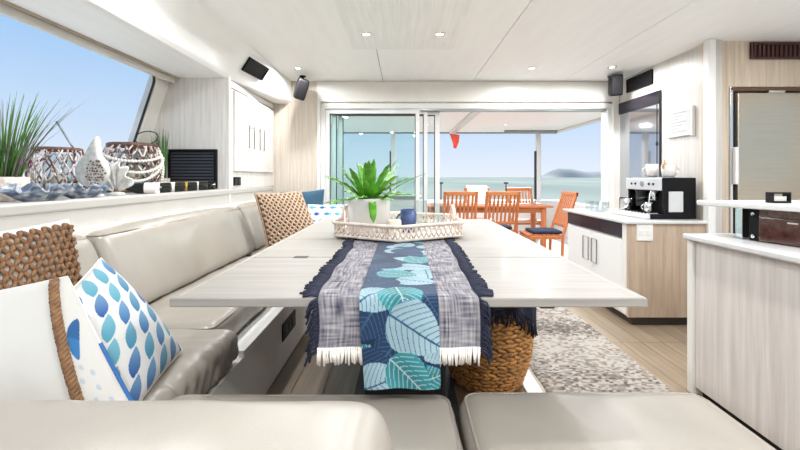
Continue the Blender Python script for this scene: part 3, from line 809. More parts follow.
def downlight(label, x, y, z=HC, watts=LAMP_W):
    t = thing('downlight', label, 'light', (x, y, z), 'recessed downlights')
    M = Matrix.Translation((x, y, z))
    MB().lathe([(.026, -.001), (.03, -.006), (.042, -.005), (.045, 0)], 24, M, cap=False).build('trim_ring', m_chrome, t, smooth=True)
    MB().lathe([(.0, -.0025), (.027, -.0025), (.027, 0), (0, 0)], 20, M, cap=False).build('lens', m_lens, t)
    ld = bpy.data.lights.new('downlight_bulb', 'AREA'); ld.shape = 'DISK'; ld.size = .10; ld.energy = watts; ld.color = (.97, 1, 1.03)
    ld.spread = math.radians(175)
    lo = bpy.data.objects.new('bulb', ld); COL.objects.link(lo); lo.parent = t; lo.location = (0, 0, -.012)
dl = [(-.28, 3.04, HC-.014, 'recessed downlight, left of the pair in the dropped ceiling panel'), (.28, 3.04, HC-.014, 'recessed downlight, right of the pair in the dropped ceiling panel'),
      (-1.06, 4.04, HC, 'recessed downlight beside the left corner speaker'), (1.30, 4.04, HC, 'recessed downlight over the open half of the sliding door'), (2.09, 4.0, HC, 'recessed downlight beside the right corner speaker'),
      (-.28, -.4, HC-.014, 'added unseen downlight overhead, port side of the dropped panel'), (.28, -.4, HC-.014, 'added unseen downlight overhead, starboard side of the dropped panel'),  # rows from here on: out-of-view lamps added to brighten the saloon
      (-1.06, 2.0, HC, 'added unseen downlight above the settee'), (1.3, 2.0, HC, 'added unseen downlight above the walkway rug'), (2.3, 2.2, HC, 'added unseen downlight above the galley island'),
      (2.3, .6, HC, 'added unseen downlight above the near galley'), (1.3, .2, HC, 'added unseen downlight above the near walkway'), (-1.06, -.8, HC, 'added unseen downlight above the near settee corner'),
      (.3, -1.2, HC, 'added unseen downlight at the forward end'), (2.0, -1.0, HC, 'added unseen downlight at the forward galley')]
for x, y, z, lab in dl: downlight(lab, x, y, z)
for x, y, lab in ((.45, 5.4, 'added cockpit bounce lamp, near side left'), (1.9, 5.4, 'added cockpit bounce lamp, near side right'), (.45, 7.4, 'added cockpit bounce lamp, far side left'), (1.9, 7.4, 'added cockpit bounce lamp, far side right')):
    downlight(lab, x, y, 2.17, 20)  # added lamps whose bounce off the deck brightens the cockpit roof

# ================================================================== SETTEE
t = thing('settee_base', 'white panelled base under the left settee cushions', 'bench', (-1.0, 2.1, .12))
box('plinth', m_white, t, -1.30, -.70, .3, 4.0, .12, .43)
box('front_panel', m_trim, t, -.70, -.678, .3, 4.0, .125, .435, bevel=.004)
box('panel_lip', m_trim, t, -.70, -.674, 1.70, 4.0, .43, .462, bevel=.004)
box('back_riser', m_trim, t, -1.50, -1.42, .3, 4.4, .12, .97)
t2 = thing('power_outlet', 'dark triple socket on the settee base under the table', 'socket', (-.675, 2.37, .28))
box('plate', m_black, t2, -.679, -.670, 2.24, 2.50, .275, .375, bevel=.003)
for y in (2.30, 2.37, 2.44): box('socket', m_dark, t2, -.671, -.667, y-.022, y+.022, .30, .35, bevel=.002)
cushion('seat_cushion', 'ivory leather settee seat cushion nearest the camera, under the scatter cushions', 'cushion', -1.29, -.672, .34, 1.66, .437, .58, .045, .012, (22, 90, 8), .007, 'settee seat cushions', pipe=False, fold=1)
cushion('seat_cushion', 'ivory leather settee seat cushion running along the table', 'cushion', -1.29, -.79, 1.67, 3.20, .435, .572, .045, .012, (22, 40, 8), .006, 'settee seat cushions')
cushion('seat_cushion', 'ivory leather seat cushion in the far settee corner', 'cushion', -1.29, -.30, 3.24, 4.05, .435, .575, .045, .012, (22, 20, 8), .005, 'settee seat cushions')
box_t = thing('settee_base', 'white base of the far settee end under its cushion', 'bench', (-.5, 3.64, .12))
box('plinth', m_white, box_t, -.676, -.33, 3.26, 4.0, .12, .43)
bl = -.36
cushion('back_cushion', 'ivory leather back cushion behind the rope scatter cushion', 'cushion', -1.36, -1.22, .72, 1.76, .575, .95, .05, .02, (10, 36, 14), .010, 'settee back cushions', wf=5, lean=bl)
cushion('back_cushion', 'long ivory leather back cushion beside the table', 'cushion', -1.36, -1.22, 1.78, 3.36, .575, .95, .05, .02, (10, 44, 14), .008, 'settee back cushions', wf=5, lean=bl)
cushion('back_cushion', 'short ivory leather back cushion beside the net cushion', 'cushion', -1.36, -1.22, 3.38, 4.08, .575, .95, .05, .02, (10, 24, 14), .006, 'settee back cushions', wf=5, lean=bl)
cushion('back_cushion', 'ivory leather back cushion across the far settee end', 'cushion', -1.28, -.32, 4.10, 4.28, .50, .90, .05, .012, (20, 10, 10), .004, 'settee back cushions', pipe=False)
# near bench
t = thing('near_bench_base', 'white base of the near bench in the foreground', 'bench', (.1, .8, .12))
box('plinth', m_white, t, -.66, .80, .25, 1.08, .12, .43, bevel=.004)
cushion('seat_cushion', 'ivory leather seat cushion in the foreground, left of the seam', 'cushion', -.665, .143, .30, 1.165, .435, .585, .05, .008, (26, 26, 8), .003, 'near bench cushions')
cushion('seat_cushion', 'ivory leather seat cushion in the foreground, right of the seam', 'cushion', .157, .87, .30, 1.175, .435, .588, .055, .010, (26, 26, 8), .003, 'near bench cushions')
cushion('bolster', 'thick ivory leather bolster at the bottom left foreground', 'cushion', -1.20, -.018, .30, .70, .592, .832, .06, .015, (40, 16, 10), .004, None, pipe=False)

# ================================================================== TABLE
ZT = .87
t = thing('dining_table', 'long pale timber dining table with folding leaves', 'table', (.015, 2.1, .12))
for a, b2 in ((1.09, 1.644), (1.650, 3.14)):
    MB().box(-.638, .668, a, b2, ZT-.026, ZT).build('leaf', m_limeY, t, bevel=.004)
for x0, x1 in ((-.622, -.618), (.648, .652)):
    box('inlay_line', MAT('taupe_inlay', (186, 174, 162), .3), t, x0, x1, 1.11, 3.12, ZT-.001, ZT+.0006)
for x in (-.42,):
    h = box('hinge', m_dark, t, x-.028, x+.028, 1.628, 1.668, ZT-.001, ZT+.0012)
box('pedestal', m_dark, t, -.17, .19, 1.72, 2.05, .13, ZT-.06, bevel=.02)
box('pedestal', m_dark, t, -.17, .19, 2.5, 2.8, .13, ZT-.06, bevel=.02)
box('foot_plate', m_dark, t, -.24, .26, 1.62, 2.9, .121, .135, bevel=.004)
box('under_frame', m_dark, t, -.45, .36, 1.5, 2.95, ZT-.06, ZT-.026)
box('slide_bracket', m_dark, t, .385, .435, 1.13, 1.25, ZT-.045, ZT-.026, bevel=.01)

# ---- runners: cloth profile over the table's near edge
def drape(s, lift, edge_y, hang):
    """s metres back from the bend (negative) or down from it (positive) -> (y, z)"""
    r = .012+lift
    if s <= 0: return (edge_y+r*0-s+.0, ZT+lift)
    q = r*PI/2
    if s < q:
        a = s/r; return (edge_y-r*math.sin(a), ZT+lift-r*(1-math.cos(a)))
    return (edge_y-r-.006*math.sin((s-q)*6), ZT+lift-r-(s-q))
def slub(seed):
    """navy-grey and white slub yarns crossing"""
    def c(x, s):
        a = noise.noise(Vector((x*240+seed, s*14, 0))); b2 = noise.noise(Vector((x*16, s*240, 9+seed)))
        k = noise.noise(Vector((x*30, s*34, 3)))
        v = .46+.55*a+.55*b2+.25*k
        v = min(1, max(0, v))
        d = (.04, .04, .075); l = (.44, .41, .40)
        return tuple(d[i]+(l[i]-d[i])*v for i in range(3))
    return c
sl = slub(0)
Lb, Lh = 1.22, .150
NU, NV = 110, 330
def grey_pt(u, v):
    s = -Lb+(Lb+Lh)*v
    wv = .006*math.sin(s*7)+.004*math.sin(s*23)
    x0, x1 = -.232+wv, .205+wv*.6
    back = max(0, -s)
    x0 -= back*.012; x1 += back*.01
    y, z = drape(s, .0025, 1.098, Lh)
    x = x0+(x1-x0)*u
    if s > .02: y -= .004*(1+math.sin(u*17+1))*min(1, (s-.02)*8)
    return (x, y, z)
t = thing('table_throw', 'grey and white slub-woven throw with navy fringe lying across the table', 'throw', (0, 1.6, ZT+.003))
m = MB(); m.grid(grey_pt, NU, NV, lambda u, v: sl(u*.44, v*1.37))
m.build('cloth', m_weave, t, smooth=True, solid=.003)
for side, nm in ((0, 'l'), (1, 'r')):
    m = MB()
    for i in range(230):
        v = i/229; p = Vector(grey_pt(side, v)); sg = -1 if side == 0 else 1
        s = -Lb+(Lb+Lh)*v
        L = random.uniform(.035, .055); dy = random.uniform(-.012, .012)
        if s <= 0.005:
            pts = [p+Vector((0, 0, .001)), p+Vector((sg*L*.5, dy*.5, .004)), p+Vector((sg*L, dy, -.0005+random.uniform(0, .003)))]
        else:
            pts = [p, p+Vector((sg*L*.45, random.uniform(-.01, .006), -.010)), p+Vector((sg*L*.62, random.uniform(-.014, .006), -.034))]
        m.tube(pts, .0030, 4)
    f = m.build('navy_fringe', m_navyyarn, t, smooth=True)
m = MB()
for i in range(95):
    p = Vector(grey_pt(i/94, 1)); q = random.uniform(-.006, .006)
    m.tube([p+Vector((0, 0, .012)), p+Vector((q*.5, -.002, -.012)), p+Vector((q, random.uniform(-.004, .002), -random.uniform(.026, .038)))], .0028, 4)
m.build('white_fringe', m_whiteyarn, t, smooth=True)
# ---- blue leaf runner
rnd = random.Random(21)
BW = .215; BLb, BLh = 1.2, .252
def dispo(cx, cy, L, Wd, ang, kind): return (cx, cy, L, Wd, math.cos(ang), math.sin(ang), kind)
leaves = []
# s coordinate: metres along the runner (0 at its back end); bend at BLb
for i in range(46):
    cy = rnd.uniform(0, BLb+BLh); cx = rnd.uniform(-.02, BW+.02)
    leaves.append(dispo(cx, cy, rnd.uniform(.10, .15), rnd.uniform(.09, .12), rnd.uniform(0, 2*PI), rnd.choice('dddwt')))
hand = [(.02, 1.27, .13, .12, 2.2, 'd'), (.03, 1.40, .13, .11, .4, 'd'), (.20, 1.24, .10, .10, 1.0, 'd'),
        (.035, 1.20, .13, .12, 2.5, 'w'), (.115, 1.205, .15, .13, 1.35, 't'), (.15, 1.30, .165, .15, .55, 'w'), (.05, 1.435, .13, .12, -.3, 'w'), (.13, 1.425, .15, .12, .75, 't'),
        (.16, 1.06, .13, .11, .4, 'w'), (.10, .97, .14, .11, .3, 't'), (.05, 1.09, .13, .1, 2.6, 'd'), (.16, .87, .15, .10, .2, 'w'), (.05, .85, .14, .1, 3.0, 'd')]
leaves += [dispo(*h) for h in hand]
LCOL = {'w': ((.29, .40, .43), (.014, .07, .14)), 't': ((.025, .19, .21), (.30, .42, .42)), 'd': ((.009, .030, .075), (.035, .08, .15))}
NAVY = (.006, .017, .05)
def leaf_col(x, s):
    c = NAVY
    for (cx, cy, L, Wd, ca, sa, k) in leaves:
        dx, dy = x-cx, s-cy
        if dx*dx+dy*dy > L*L*.5: continue
        a = (dx*ca+dy*sa)/L+.5; b2 = (-dx*sa+dy*ca)/Wd*2
        if a < 0 or a > 1: continue
        wd = (math.sin(PI*a**.72))**.75 if 0 < a < 1 else 0
        ab = abs(b2)
        if ab > wd: continue
        base, vein = LCOL[k]
        ph = (a-.38*ab**1.3*1.0)*9.0
        fr = ph-math.floor(ph)
        cc = vein if (fr < .16 or ab < .035) else tuple(q*(.82+.3*a) for q in base)
        if k == 't' and not (fr < .16 or ab < .035): cc = tuple(q*(.7+.6*ab) for q in base)
        if k == 'w' and fr < .16 and ab > .035: cc = tuple(q*1.5 for q in vein)
        c = cc
    return c
def blue_pt(u, v):
    s = -BLb+(BLb+BLh)*v
    x0 = -.120+.018*max(0, s/.25)
    y, z = drape(s, .0075, 1.100, BLh)
    if s > 0: y -= .012*min(1, s*12)+.005*math.sin(u*9+.6)*min(1, s*6)
    return (x0+BW*u*(1-.06*max(0, s/.25)), y, z)
m = MB(); m.grid(blue_pt, 110, 640, lambda u, v: leaf_col(u*BW, v*(BLb+BLh)))
tag(m.build('table_runner', m_print, smooth=True, solid=.002), 'navy table runner printed with white and teal leaves hanging over the table edge', 'table runner')

# ---- tray
TC = Vector((-.025, 2.32, ZT+.013)); TR = .385; TH = .075
t = thing('woven_tray', 'whitewashed woven rattan tray with six sides on the table', 'tray', tuple(TC))
def octp(r, k): a = -PI/2+k*PI/3; return Vector((TC.x+r*math.cos(a), TC.y+r*math.sin(a), 0))
MB().prism([(octp(TR, k).x, octp(TR, k).y) for k in range(6)], TC.z, TC.z+.012).build('tray_base', m_rattan, t, bevel=.003)
for z, r in ((TC.z+.008, .009), (TC.z+TH, .009)):
    pts = []
    for k in range(6):
        a, b2 = octp(TR+.012*(z-TC.z)/TH, k), octp(TR+.012*(z-TC.z)/TH, k+1)
        for q in range(8): pts.append(Vector((*(a.lerp(b2, q/8)).xy, z)))
    MB().tube(pts, r, 8, True).build('rim_cane', m_rattan, t, smooth=True)
for k in range(6):
    m = MB(); a, b2 = octp(TR+.006, k), octp(TR+.006, k+1); L = (b2-a).length; n = int(L/.03)
    for q in range(n):
        for sgn in (0, 1):
            p0 = a.lerp(b2, (q+sgn)/n); p1 = a.lerp(b2, (q+1-sgn)/n)
            m.tube([(p0.x, p0.y, TC.z+.012), ((p0.x+p1.x)/2, (p0.y+p1.y)/2, TC.z+TH*.5), (p1.x, p1.y, TC.z+TH)], .0042, 5)
    m.build('side_lattice', m_rattan, t, smooth=True)
hp = octp(TR, 1).lerp(octp(TR, 2), .5); pts = []
for q in range(13):
    a = PI*q/12; pts.append((hp.x-.02, hp.y+.09*math.cos(a), TC.z+TH+.075*math.sin(a)))
MB().tube(pts, .009, 8).build('tray_handle', m_rattan, t, smooth=True)
hp = octp(TR, 4).lerp(octp(TR, 5), .5); pts = [(hp.x+.02, hp.y+.09*math.cos(PI*q/12), TC.z+TH+.075*math.sin(PI*q/12)) for q in range(13)]
MB().tube(pts, .009, 8).build('tray_handle', m_rattan, t, smooth=True)
# ---- potted fern
px, py, pz = -.20, 2.28, TC.z+.013
t = thing('potted_fern', 'bright green bird-nest fern in a white square pot on the tray', 'plant', (px, py, pz))
R = Matrix.Translation((px, py, pz)) @ Matrix.Rotation(.18, 4, 'Z')
m = MB()
def sq(h, z, r=.03):
    out = []
    for (cx, cy, s0) in ((h-r, h-r, 0), (-h+r, h-r, 90), (-h+r, -h+r, 180), (h-r, -h+r, 270)):
        for q in range(5):
            a = math.radians(s0+q*22.5); out.append((cx+r*math.cos(a), cy+r*math.sin(a), z))
    return out
rings = [sq(.106, 0), sq(.110, .006), sq(.117, .180), sq(.115, .185), sq(.108, .185), sq(.106, .16)]
vs = [p for r_ in rings for p in r_]; n = 20
fs = [tuple(range(n-1, -1, -1))]+[(i*n+k, i*n+(k+1) % n, (i+1)*n+(k+1) % n, (i+1)*n+k) for i in range(5) for k in range(n)]+[tuple(5*n+k for k in range(n))]
m.add(vs, fs, R); m.build('pot', m_ceramic, t, autosmooth=40)
MB().prism([(p[0], p[1]) for p in sq(.104, 0)], .160, .172, R).build('soil', m_soil, t)
def frond(base, az, L, rise, droop, wd, seed, mat=m_frond, name='frond'):
    m = MB(); ca, sa = math.cos(az), math.sin(az)
    def spine(q):
        r = L*(q*math.cos(rise)+.22*q*q*droop); z = L*(q*math.sin(rise)-droop*q*q*.62)
        return Vector((base.x+ca*r, base.y+sa*r, base.z+z))
    def fn(u, v):
        p = spine(v); b2 = (u-.5)*2
        hw = wd*min(1, .45+v*2.2)*(1 if v < .62 else max(.02, 1-((v-.62)/.38)**2)**.7)
        wav = .22*hw*math.sin(v*26+seed+(1.5 if b2 > 0 else 0))*abs(b2)
        q = Vector((-sa, ca, 0))*b2*hw
        return p+q+Vector((0, 0, abs(b2)*hw*.35+wav))
    m.grid(fn, 4, 22)
    return m.build(name, mat, t, smooth=True, solid=.0015)
rf_ = random.Random(5); base = Vector((px, py, pz+.165))
k = 0
for ring, (n, L, rise, droop) in enumerate(((8, .24, .30, .30), (10, .26, .72, .22), (9, .26, 1.05, .10), (5, .23, 1.35, .03))):
    for i in range(n):
        az = 2*PI*(i+.5*ring)/n+rf_.uniform(-.2, .2)
        frond(base+Vector((math.cos(az)*.02, math.sin(az)*.02, 0)), az, L*rf_.uniform(.85, 1.15), rise+rf_.uniform(-.12, .12), droop+rf_.uniform(-.05, .10), rf_.uniform(.015, .023), rf_.uniform(0, 6))
frond(base+Vector((.03, -.09, .005)), -1.45, .15, -.1, .9, .02, 1.0)
frond(base+Vector((.06, 0, 0)), .05, .33, .72, .30, .013, 2.0)
# ---- glassware on the tray
def jar(label, x, y, r, h, group):
    tag(MB().lathe([(r*.8, 0), (r, .01), (r, h*.8), (r*.86, h*.9), (r*.9, h), (r*.84, h), (r*.80, h*.9), (r*.94, h*.78), (r*.94, .018), (0, .014)], 22, Matrix.Translation((x, y, TC.z+.013))).build('glass_jar', m_tumbler, smooth=True), label, 'jar', group)
jar('clear glass jar on the tray, right of the navy mug', .10, 2.30, .042, .17, 'glass jars on the tray')
jar('clear glass jar at the right end of the tray', .20, 2.34, .045, .15, 'glass jars on the tray')
mug('navy_mug', 'navy blue mug on the tray beside the fern pot', .03, 2.22, TC.z+.013, .045, .125, m_navycer, None, 2.9)
c_ = MB().lathe([(.036, 0), (.036, .07), (.030, .075), (0, .072)], 18, Matrix.Translation((-.045, 2.15, TC.z+.013)))
tag(c_.build('pillar_candle', m_candle, autosmooth=40), 'short cream candle between the fern pot and the navy mug', 'candle')

# ================================================================== SCATTER CUSHIONS
def pillow_surf(c00, c10, c11, c01, thick, pinch=.05):
    """c00 bottom-left, c10 bottom-right, c11 top-right, c01 top-left (as seen from the front)"""
    c = [Vector(q) for q in (c00, c10, c11, c01)]
    nrm = ((c[1]-c[0]).cross(c[3]-c[0])+(c[2]-c[3]).cross(c[2]-c[1])).normalized()
    def Sf(u, v, side, off=0):
        a, b2 = u*2-1, v*2-1
        uu = .5+a/2*(1-pinch*(1-b2*b2)*abs(a)); vv = .5+b2/2*(1-pinch*(1-a*a)*abs(b2))
        p = c[0]*(1-uu)*(1-vv)+c[1]*uu*(1-vv)+c[2]*uu*vv+c[3]*(1-uu)*vv
        h = max(0, (1-a*a))**.48*max(0, (1-b2*b2))**.48
        h += .04*noise.noise(Vector((a*2.2+p.x*9, b2*2.2, p.y*5)))*h
        return p+nrm*side*(thick*.5*h+off)
    return Sf, nrm
def pillow(name, label, Sf, mat, group, colf=None, parts=None, n=40, edge=None, warp=lambda q: q):
    p0 = Sf(.5, .5, 0); lo = min(Sf(u, v, 0).z for u in (0, 1) for v in (0, 1))
    t = thing(name, label, 'cushion', (p0.x, p0.y, lo), group)
    m = MB(); m.grid(lambda u, v: Sf(warp(u), v, 1), n, n, (lambda u, v: colf(warp(u), v)) if colf else None)
    m.grid(lambda u, v: Sf(warp(u), v, -1), n, n, (lambda u, v: (.75, .72, .67)) if colf else None, flip=True)
    m.build('cover', mat, t, smooth=True, weld=.0004)
    if edge:
        pts = [Sf(q/30, 0, 0) for q in range(30)]+[Sf(1, q/30, 0) for q in range(30)]+[Sf(1-q/30, 1, 0) for q in range(30)]+[Sf(0, 1-q/30, 0) for q in range(30)]
        MB().tube(pts, edge[1], 6, True).build('piping', edge[0], t, smooth=True)
    return t
# rope net cushion, near left
Sf, nr = pillow_surf((-1.14, .90, .70), (-1.00, 1.27, .70), (-1.085, 1.30, 1.065), (-1.19, .92, 1.045), .17)
t = pillow('rope_cushion', 'cream cushion covered in chunky brown rope net, leaning at the left edge', Sf, m_cream, 'scatter cushions')
rows = 17
for j in range(rows):
    m = MB(); pts = []
    for q in range(121):
        u = .015+.97*q/120
        v = .04+.92*(j+.5)/rows+.92/rows*.50*math.sin(q/120*2*PI*12+(PI if j % 2 else 0))
        lift = .006+.004*math.cos(q/120*2*PI*24)
        pts.append(Sf(u, min(.985, max(.015, v)), 1, lift))
    m.tube(pts, .0062, 6); m.build('rope', m_rope, t, smooth=True)
# printed drop cushion
Sf, nr = pillow_surf((-.70, 1.02, .588), (-.765, 1.385, .60), (-1.02, 1.35, .925), (-.955, 1.06, .83), .13, .03)
def drops(u, v):
    x, y = v, u      # drops run down the long side
    c = (.54, .53, .51)
    R_, C_ = 6.0, 4.4
    best = None
    for dj in (-1, 0, 1):
        row = math.floor(x*R_)+dj
        off = .5*(int(row) % 2)
        for di in (-1, 0, 1):
            cl = math.floor(y*C_-off)+di
            cx, cy = (row+.5)/R_, (cl+.5+off)/C_
            h = (math.sin(row*12.98+cl*78.23)*43758.5) % 1.0
            dx, dy = (x-cx)*R_, (y-cy)*C_
            a = dx*.75+dy*.62; b2 = -dx*.62+dy*.75
            a, b2 = a/.60, b2/.28
            if abs(a) < 1 and abs(b2) < (1-a*a)**.9*(1-.25*a):
                k = (a+1)/2
                pal = ((.004, .05, .22), (.008, .09, .26), (.015, .16, .27), (.05, .23, .31), (.010, .12, .23))
                p = pal[int(h*5) % 5]
                best = tuple(p[i]*(1-.45*k)+(.26, .46, .52)[i]*.45*k for i in range(3))
    return best or c
t = pillow('drop_print_cushion', 'white cushion printed with rows of blue watercolour drops', Sf, m_print, 'scatter cushions', drops, n=170, edge=(m_cream, .004))
# white cushion with rope stripe and blue fin
Sf, nr = pillow_surf((-1.20, .80, .645), (-.585, .93, .60), (-.80, .955, .965), (-1.20, .86, .90), .17, .03)
def whale(u, v):
    c = (.54, .52, .48)
    if u > .86:
        x, y = (u-.945)*2.2, v-.63
        a = x*.42+y*.91; b2 = x*.91-y*.42
        if abs(a) < .13 and abs(b2-1.6*a*a) < .040*(1-(a/.13)**2)**.6: c = (.02, .09, .22) if a > 0 else (.03, .14, .32)
        for (fx, fy) in ((.93, .46), (.955, .42), (.915, .38), (.95, .33), (.925, .26), (.965, .25)):
            if ((u-fx)/.007)**2+((v-fy)/.018)**2 < 1: c = (.38, .42, .46)
    return c
t = pillow('whale_tail_cushion', 'white cushion with a rope stripe and a blue tail print in front', Sf, m_print, 'scatter cushions', whale, n=190, warp=lambda q: 1-(1-q)**2.2)
pts = []
for q in range(91):
    v = .99-.98*q/90; u = .95-.10*(1-v)
    pts.append((u, v))
for s_ in (0, 1, 2):
    m = MB(); l = []
    for q, (u, v) in enumerate(pts):
        a = q*.9+s_*2*PI/3
        l.append(Sf(u+.008*math.cos(a), v, 1, .006+.006*math.sin(a)))
    m.tube(l, .0062, 6); m.build('rope_strand', m_rope, t, smooth=True)
pts = [Sf(1, .02+.55*q/20, 0) for q in range(21)]
MB().tube(pts, .006, 6).build('blue_piping', MAT('blue_cord', (40, 92, 150), .7), t, smooth=True)
# far net cushion
Sf, nr = pillow_surf((-1.06, 3.16, .60), (-.64, 3.30, .60), (-.885, 3.44, 1.075), (-1.19, 3.22, 1.065), .14, .05)
t = pillow('net_cushion', 'square tan cushion with a pale diamond net at the far settee corner', Sf, m_netbase, 'scatter cushions', edge=(m_net, .010))
m = MB()
for k in range(-9, 10):
    for sg in (1, -1):
        pts = []
        for q in range(41):
            a = q/40
            u = a; v = .5+sg*(a-.5)+k/10.0
            if .02 <= v <= .98 and .02 <= u <= .98: pts.append(Sf(u, v, 1, .004))
        if len(pts) > 2: m.tube(pts, .0085, 5)
m.build('netting', m_net, t, smooth=True)
# teal and fish cushions
Sf, nr = pillow_surf((-1.16, 3.98, .58), (-.78, 3.96, .58), (-.80, 4.08, 1.08), (-1.26, 4.08, 1.05), .15, .05)
pillow('teal_cushion', 'plain teal velvet cushion leaning at the far settee end', Sf, m_teal, 'scatter cushions')
Sf, nr = pillow_surf((-.93, 3.80, .60), (-.52, 3.80, .60), (-.53, 3.90, .935), (-.93, 3.90, .935), .12, .05)
def fishp(u, v):
    R_, C_ = 5.0, 4.0
    row = math.floor(v*R_); off = .5*(row % 2); cl = math.floor(u*C_-off)
    dx = u*C_-off-cl-.5; dy = v*R_-row-.5
    if abs(dx) < .30 and abs(dy) < .26*(1-(dx/.30)**2)**.8: return ((.02, .11, .34), (.04, .24, .46), (.10, .36, .52))[(row*2+cl) % 3]
    if .26 < dx < .42 and abs(dy) < (dx-.24)*1.1: return (.04, .18, .40)
    return (.82, .83, .84)
pillow('fish_print_cushion', 'small white cushion printed with blue fish beside the teal one', Sf, m_print, 'scatter cushions', fishp, n=90)

# ================================================================== BASKET AND RUG
bx, by, bz = .45, 2.16, .122
t = thing('wicker_basket', 'golden wicker basket with handles on the platform under the table', 'basket', (bx, by, bz))
def br(z): return .180+.055*math.sin(min(1, z/.30)*PI*.62)-.02*max(0, (z-.28)/.18)
MB().lathe([(0.02, .004), (br(0)-.01, .004)]+[(br(z/20*.45)-.014, z/20*.45) for z in range(1, 21)], 32, Matrix.Translation((bx, by, bz)), cap=False).build('liner', m_wicker, t, smooth=True)
m = MB(); nr_ = 22
for j in range(nr_):
    z = .012+j*.0205; r = br(z); n = 32
    for i in range(n):
        a = 2*PI*(i+.5*(j % 2))/n+random.uniform(-.03, .03)
        tilt = .26*(1 if j % 2 else -1)+random.uniform(-.06, .06)
        M = Matrix.Translation((bx+r*math.cos(a), by+r*math.sin(a), bz+z)) @ Matrix.Rotation(a+PI/2, 4, 'Z') @ Matrix.Rotation(tilt, 4, 'Y')
        m.ball((0, 0, 0), r*PI/n*1.5, .010, .0102, 6, 4, M)
o = m.build('weave', m_wicker, t, smooth=True)
MB().tube([(bx+(br(.45)+.002)*math.cos(a*PI/20), by+(br(.45)+.002)*math.sin(a*PI/20), bz+.455) for a in range(40)], .014, 8, True).build('rim', m_wicker, t, smooth=True)
for az in (PI*1.30, PI*.30):
    pts = []
    for q in range(13):
        a = PI*q/12; aa = az+.30*math.cos(a); rr = br(.45)+.012
        pts.append((bx+rr*math.cos(aa), by+rr*math.sin(aa), bz+.40+.14*math.sin(a)))
    MB().tube(pts, .012, 8).build('handle', m_wicker, t, smooth=True)
t = thing('navy_throw', 'dark navy fringed throw spilling over the basket rim', 'throw', (bx, by, bz+.46))
def thr(u, v):
    a = -PI*.72+PI*.92*u
    fold = .010*math.sin(u*38)+.006*math.sin(u*17)
    if v < .5:
        r = (br(.45)+.034+fold)*(v/.5)**.8; z = .50+.035*math.cos(v*3)+.01*math.sin(u*23)*v
        return (bx+r*math.cos(a), by+r*math.sin(a), bz+z)
    q = (v-.5)/.5; hang = .06+.12*max(0, math.sin((u-.38)*5.0))*(1 if u > .38 else 0)
    r = br(.45)+.036+fold
    return (bx+r*math.cos(a), by+r*math.sin(a), bz+.502-.003*q-hang*q)
m = MB(); m.grid(thr, 90, 24); m.build('cloth', m_navythrow, t, smooth=True, solid=.006)
m = MB()
for i in range(90):
    p = Vector(thr(i/89, 1)); L = random.uniform(.05, .085)
    m.tube([p, p+Vector((random.uniform(-.006, .006), random.uniform(-.004, .004), -L*.5)), p+Vector((random.uniform(-.01, .01), random.uniform(-.006, .006), -L))], .0035, 4)
m.build('fringe', m_navythrow, t, smooth=True)
rows_c = {}
def rugc(u, v):
    x = u*.71; y = v*3.1
    row = math.floor(y/.014); cell = math.floor(x/.022+.5*(row % 2)+2*noise.noise(Vector((row*.7, x*2, 0))))
    h = (math.sin(row*12.9898+cell*78.233)*43758.5453) % 1
    band = noise.noise(Vector((x*1.2, y*4.5, 2)))
    h = h*.8+band*.6+.16
    if h < .22: c = (.10, .09, .085)
    elif h < .40: c = (.20, .155, .12)
    elif h < .64: c = (.27, .24, .21)
    else: c = (.38, .345, .305)
    return c
def rugp(u, v):
    x = .80+.71*u; y = 1.25+3.1*v
    row = y/.022
    z = .007+.0045*abs(math.sin(row*PI))+.003*noise.noise(Vector((x*90, y*60, 0)))
    if u in (0, 1) or v in (0, 1): z = .0005
    return (x+.004*noise.noise(Vector((0, y*8, 5))), y, z)
m = MB(); m.grid(rugp, 96, 900, rugc)
tag(m.build('runner_rug', m_rug, smooth=True), 'grey, cream and tan woven rug along the walkway', 'rug')

# ================================================================== ON THE WINDOW LEDGE
ZL = 1.0905
m_hoop = MAT('brown_willow_hoop', (112, 82, 70), .7, var=.3, scale=30)
def lantern(label, x, y, r, h, handle, seed, group):
    t = thing('willow_lantern', label, 'lantern', (x, y, ZL), group); q = random.Random(seed)
    def rad(v): return r*(.70+.30*math.sin(PI*(.12+.80*v)))
    m = MB()
    n = 19
    for s in (1, -1):
        for i in range(n):
            a0 = 2*PI*i/n+q.uniform(-.08, .08); pts = []
            for k in range(13):
                v = k/12; a = a0+s*v*.95+.05*math.sin(v*7+i)
                rr = rad(v)*(1.0+.02*s)
                pts.append((x+rr*math.cos(a), y+rr*math.sin(a), ZL+.012+(h-.02)*v))
            m.tube(pts, r*.034, 5)
    m.build('lattice', m_twigs, t, smooth=True)
    for v in (0.0, .98):
        MB().tube([(x+rad(v)*math.cos(a*PI/14), y+rad(v)*math.sin(a*PI/14), ZL+.010+(h-.02)*v) for a in range(28)], r*.075, 6, True).build('hoop', m_hoop, t, smooth=True)
    MB().lathe([(0, .004), (rad(0), .004), (rad(0), .014), (0, .014)], 20, Matrix.Translation((x, y, ZL))).build('floor_disc', m_twigs, t)
    MB().lathe([(r*.5, .016), (r*.5, h*.86), (r*.47, h*.86), (r*.47, .02)], 20, Matrix.Translation((x, y, ZL)), cap=False).build('glass_liner', m_tumbler, t, smooth=True)
    MB().lathe([(0, .016), (r*.3, .016), (r*.3, h*.42), (0, h*.42)], 18, Matrix.Translation((x, y, ZL))).build('candle', m_candle, t, autosmooth=40)
    if handle:
        pts = [(x+p[0]*r, y+p[1]*r, ZL+h*p[2]) for p in handle]
        MB().tube(pts, .006, 6).build('handle', m_alud, t, smooth=True)
    return t, rad
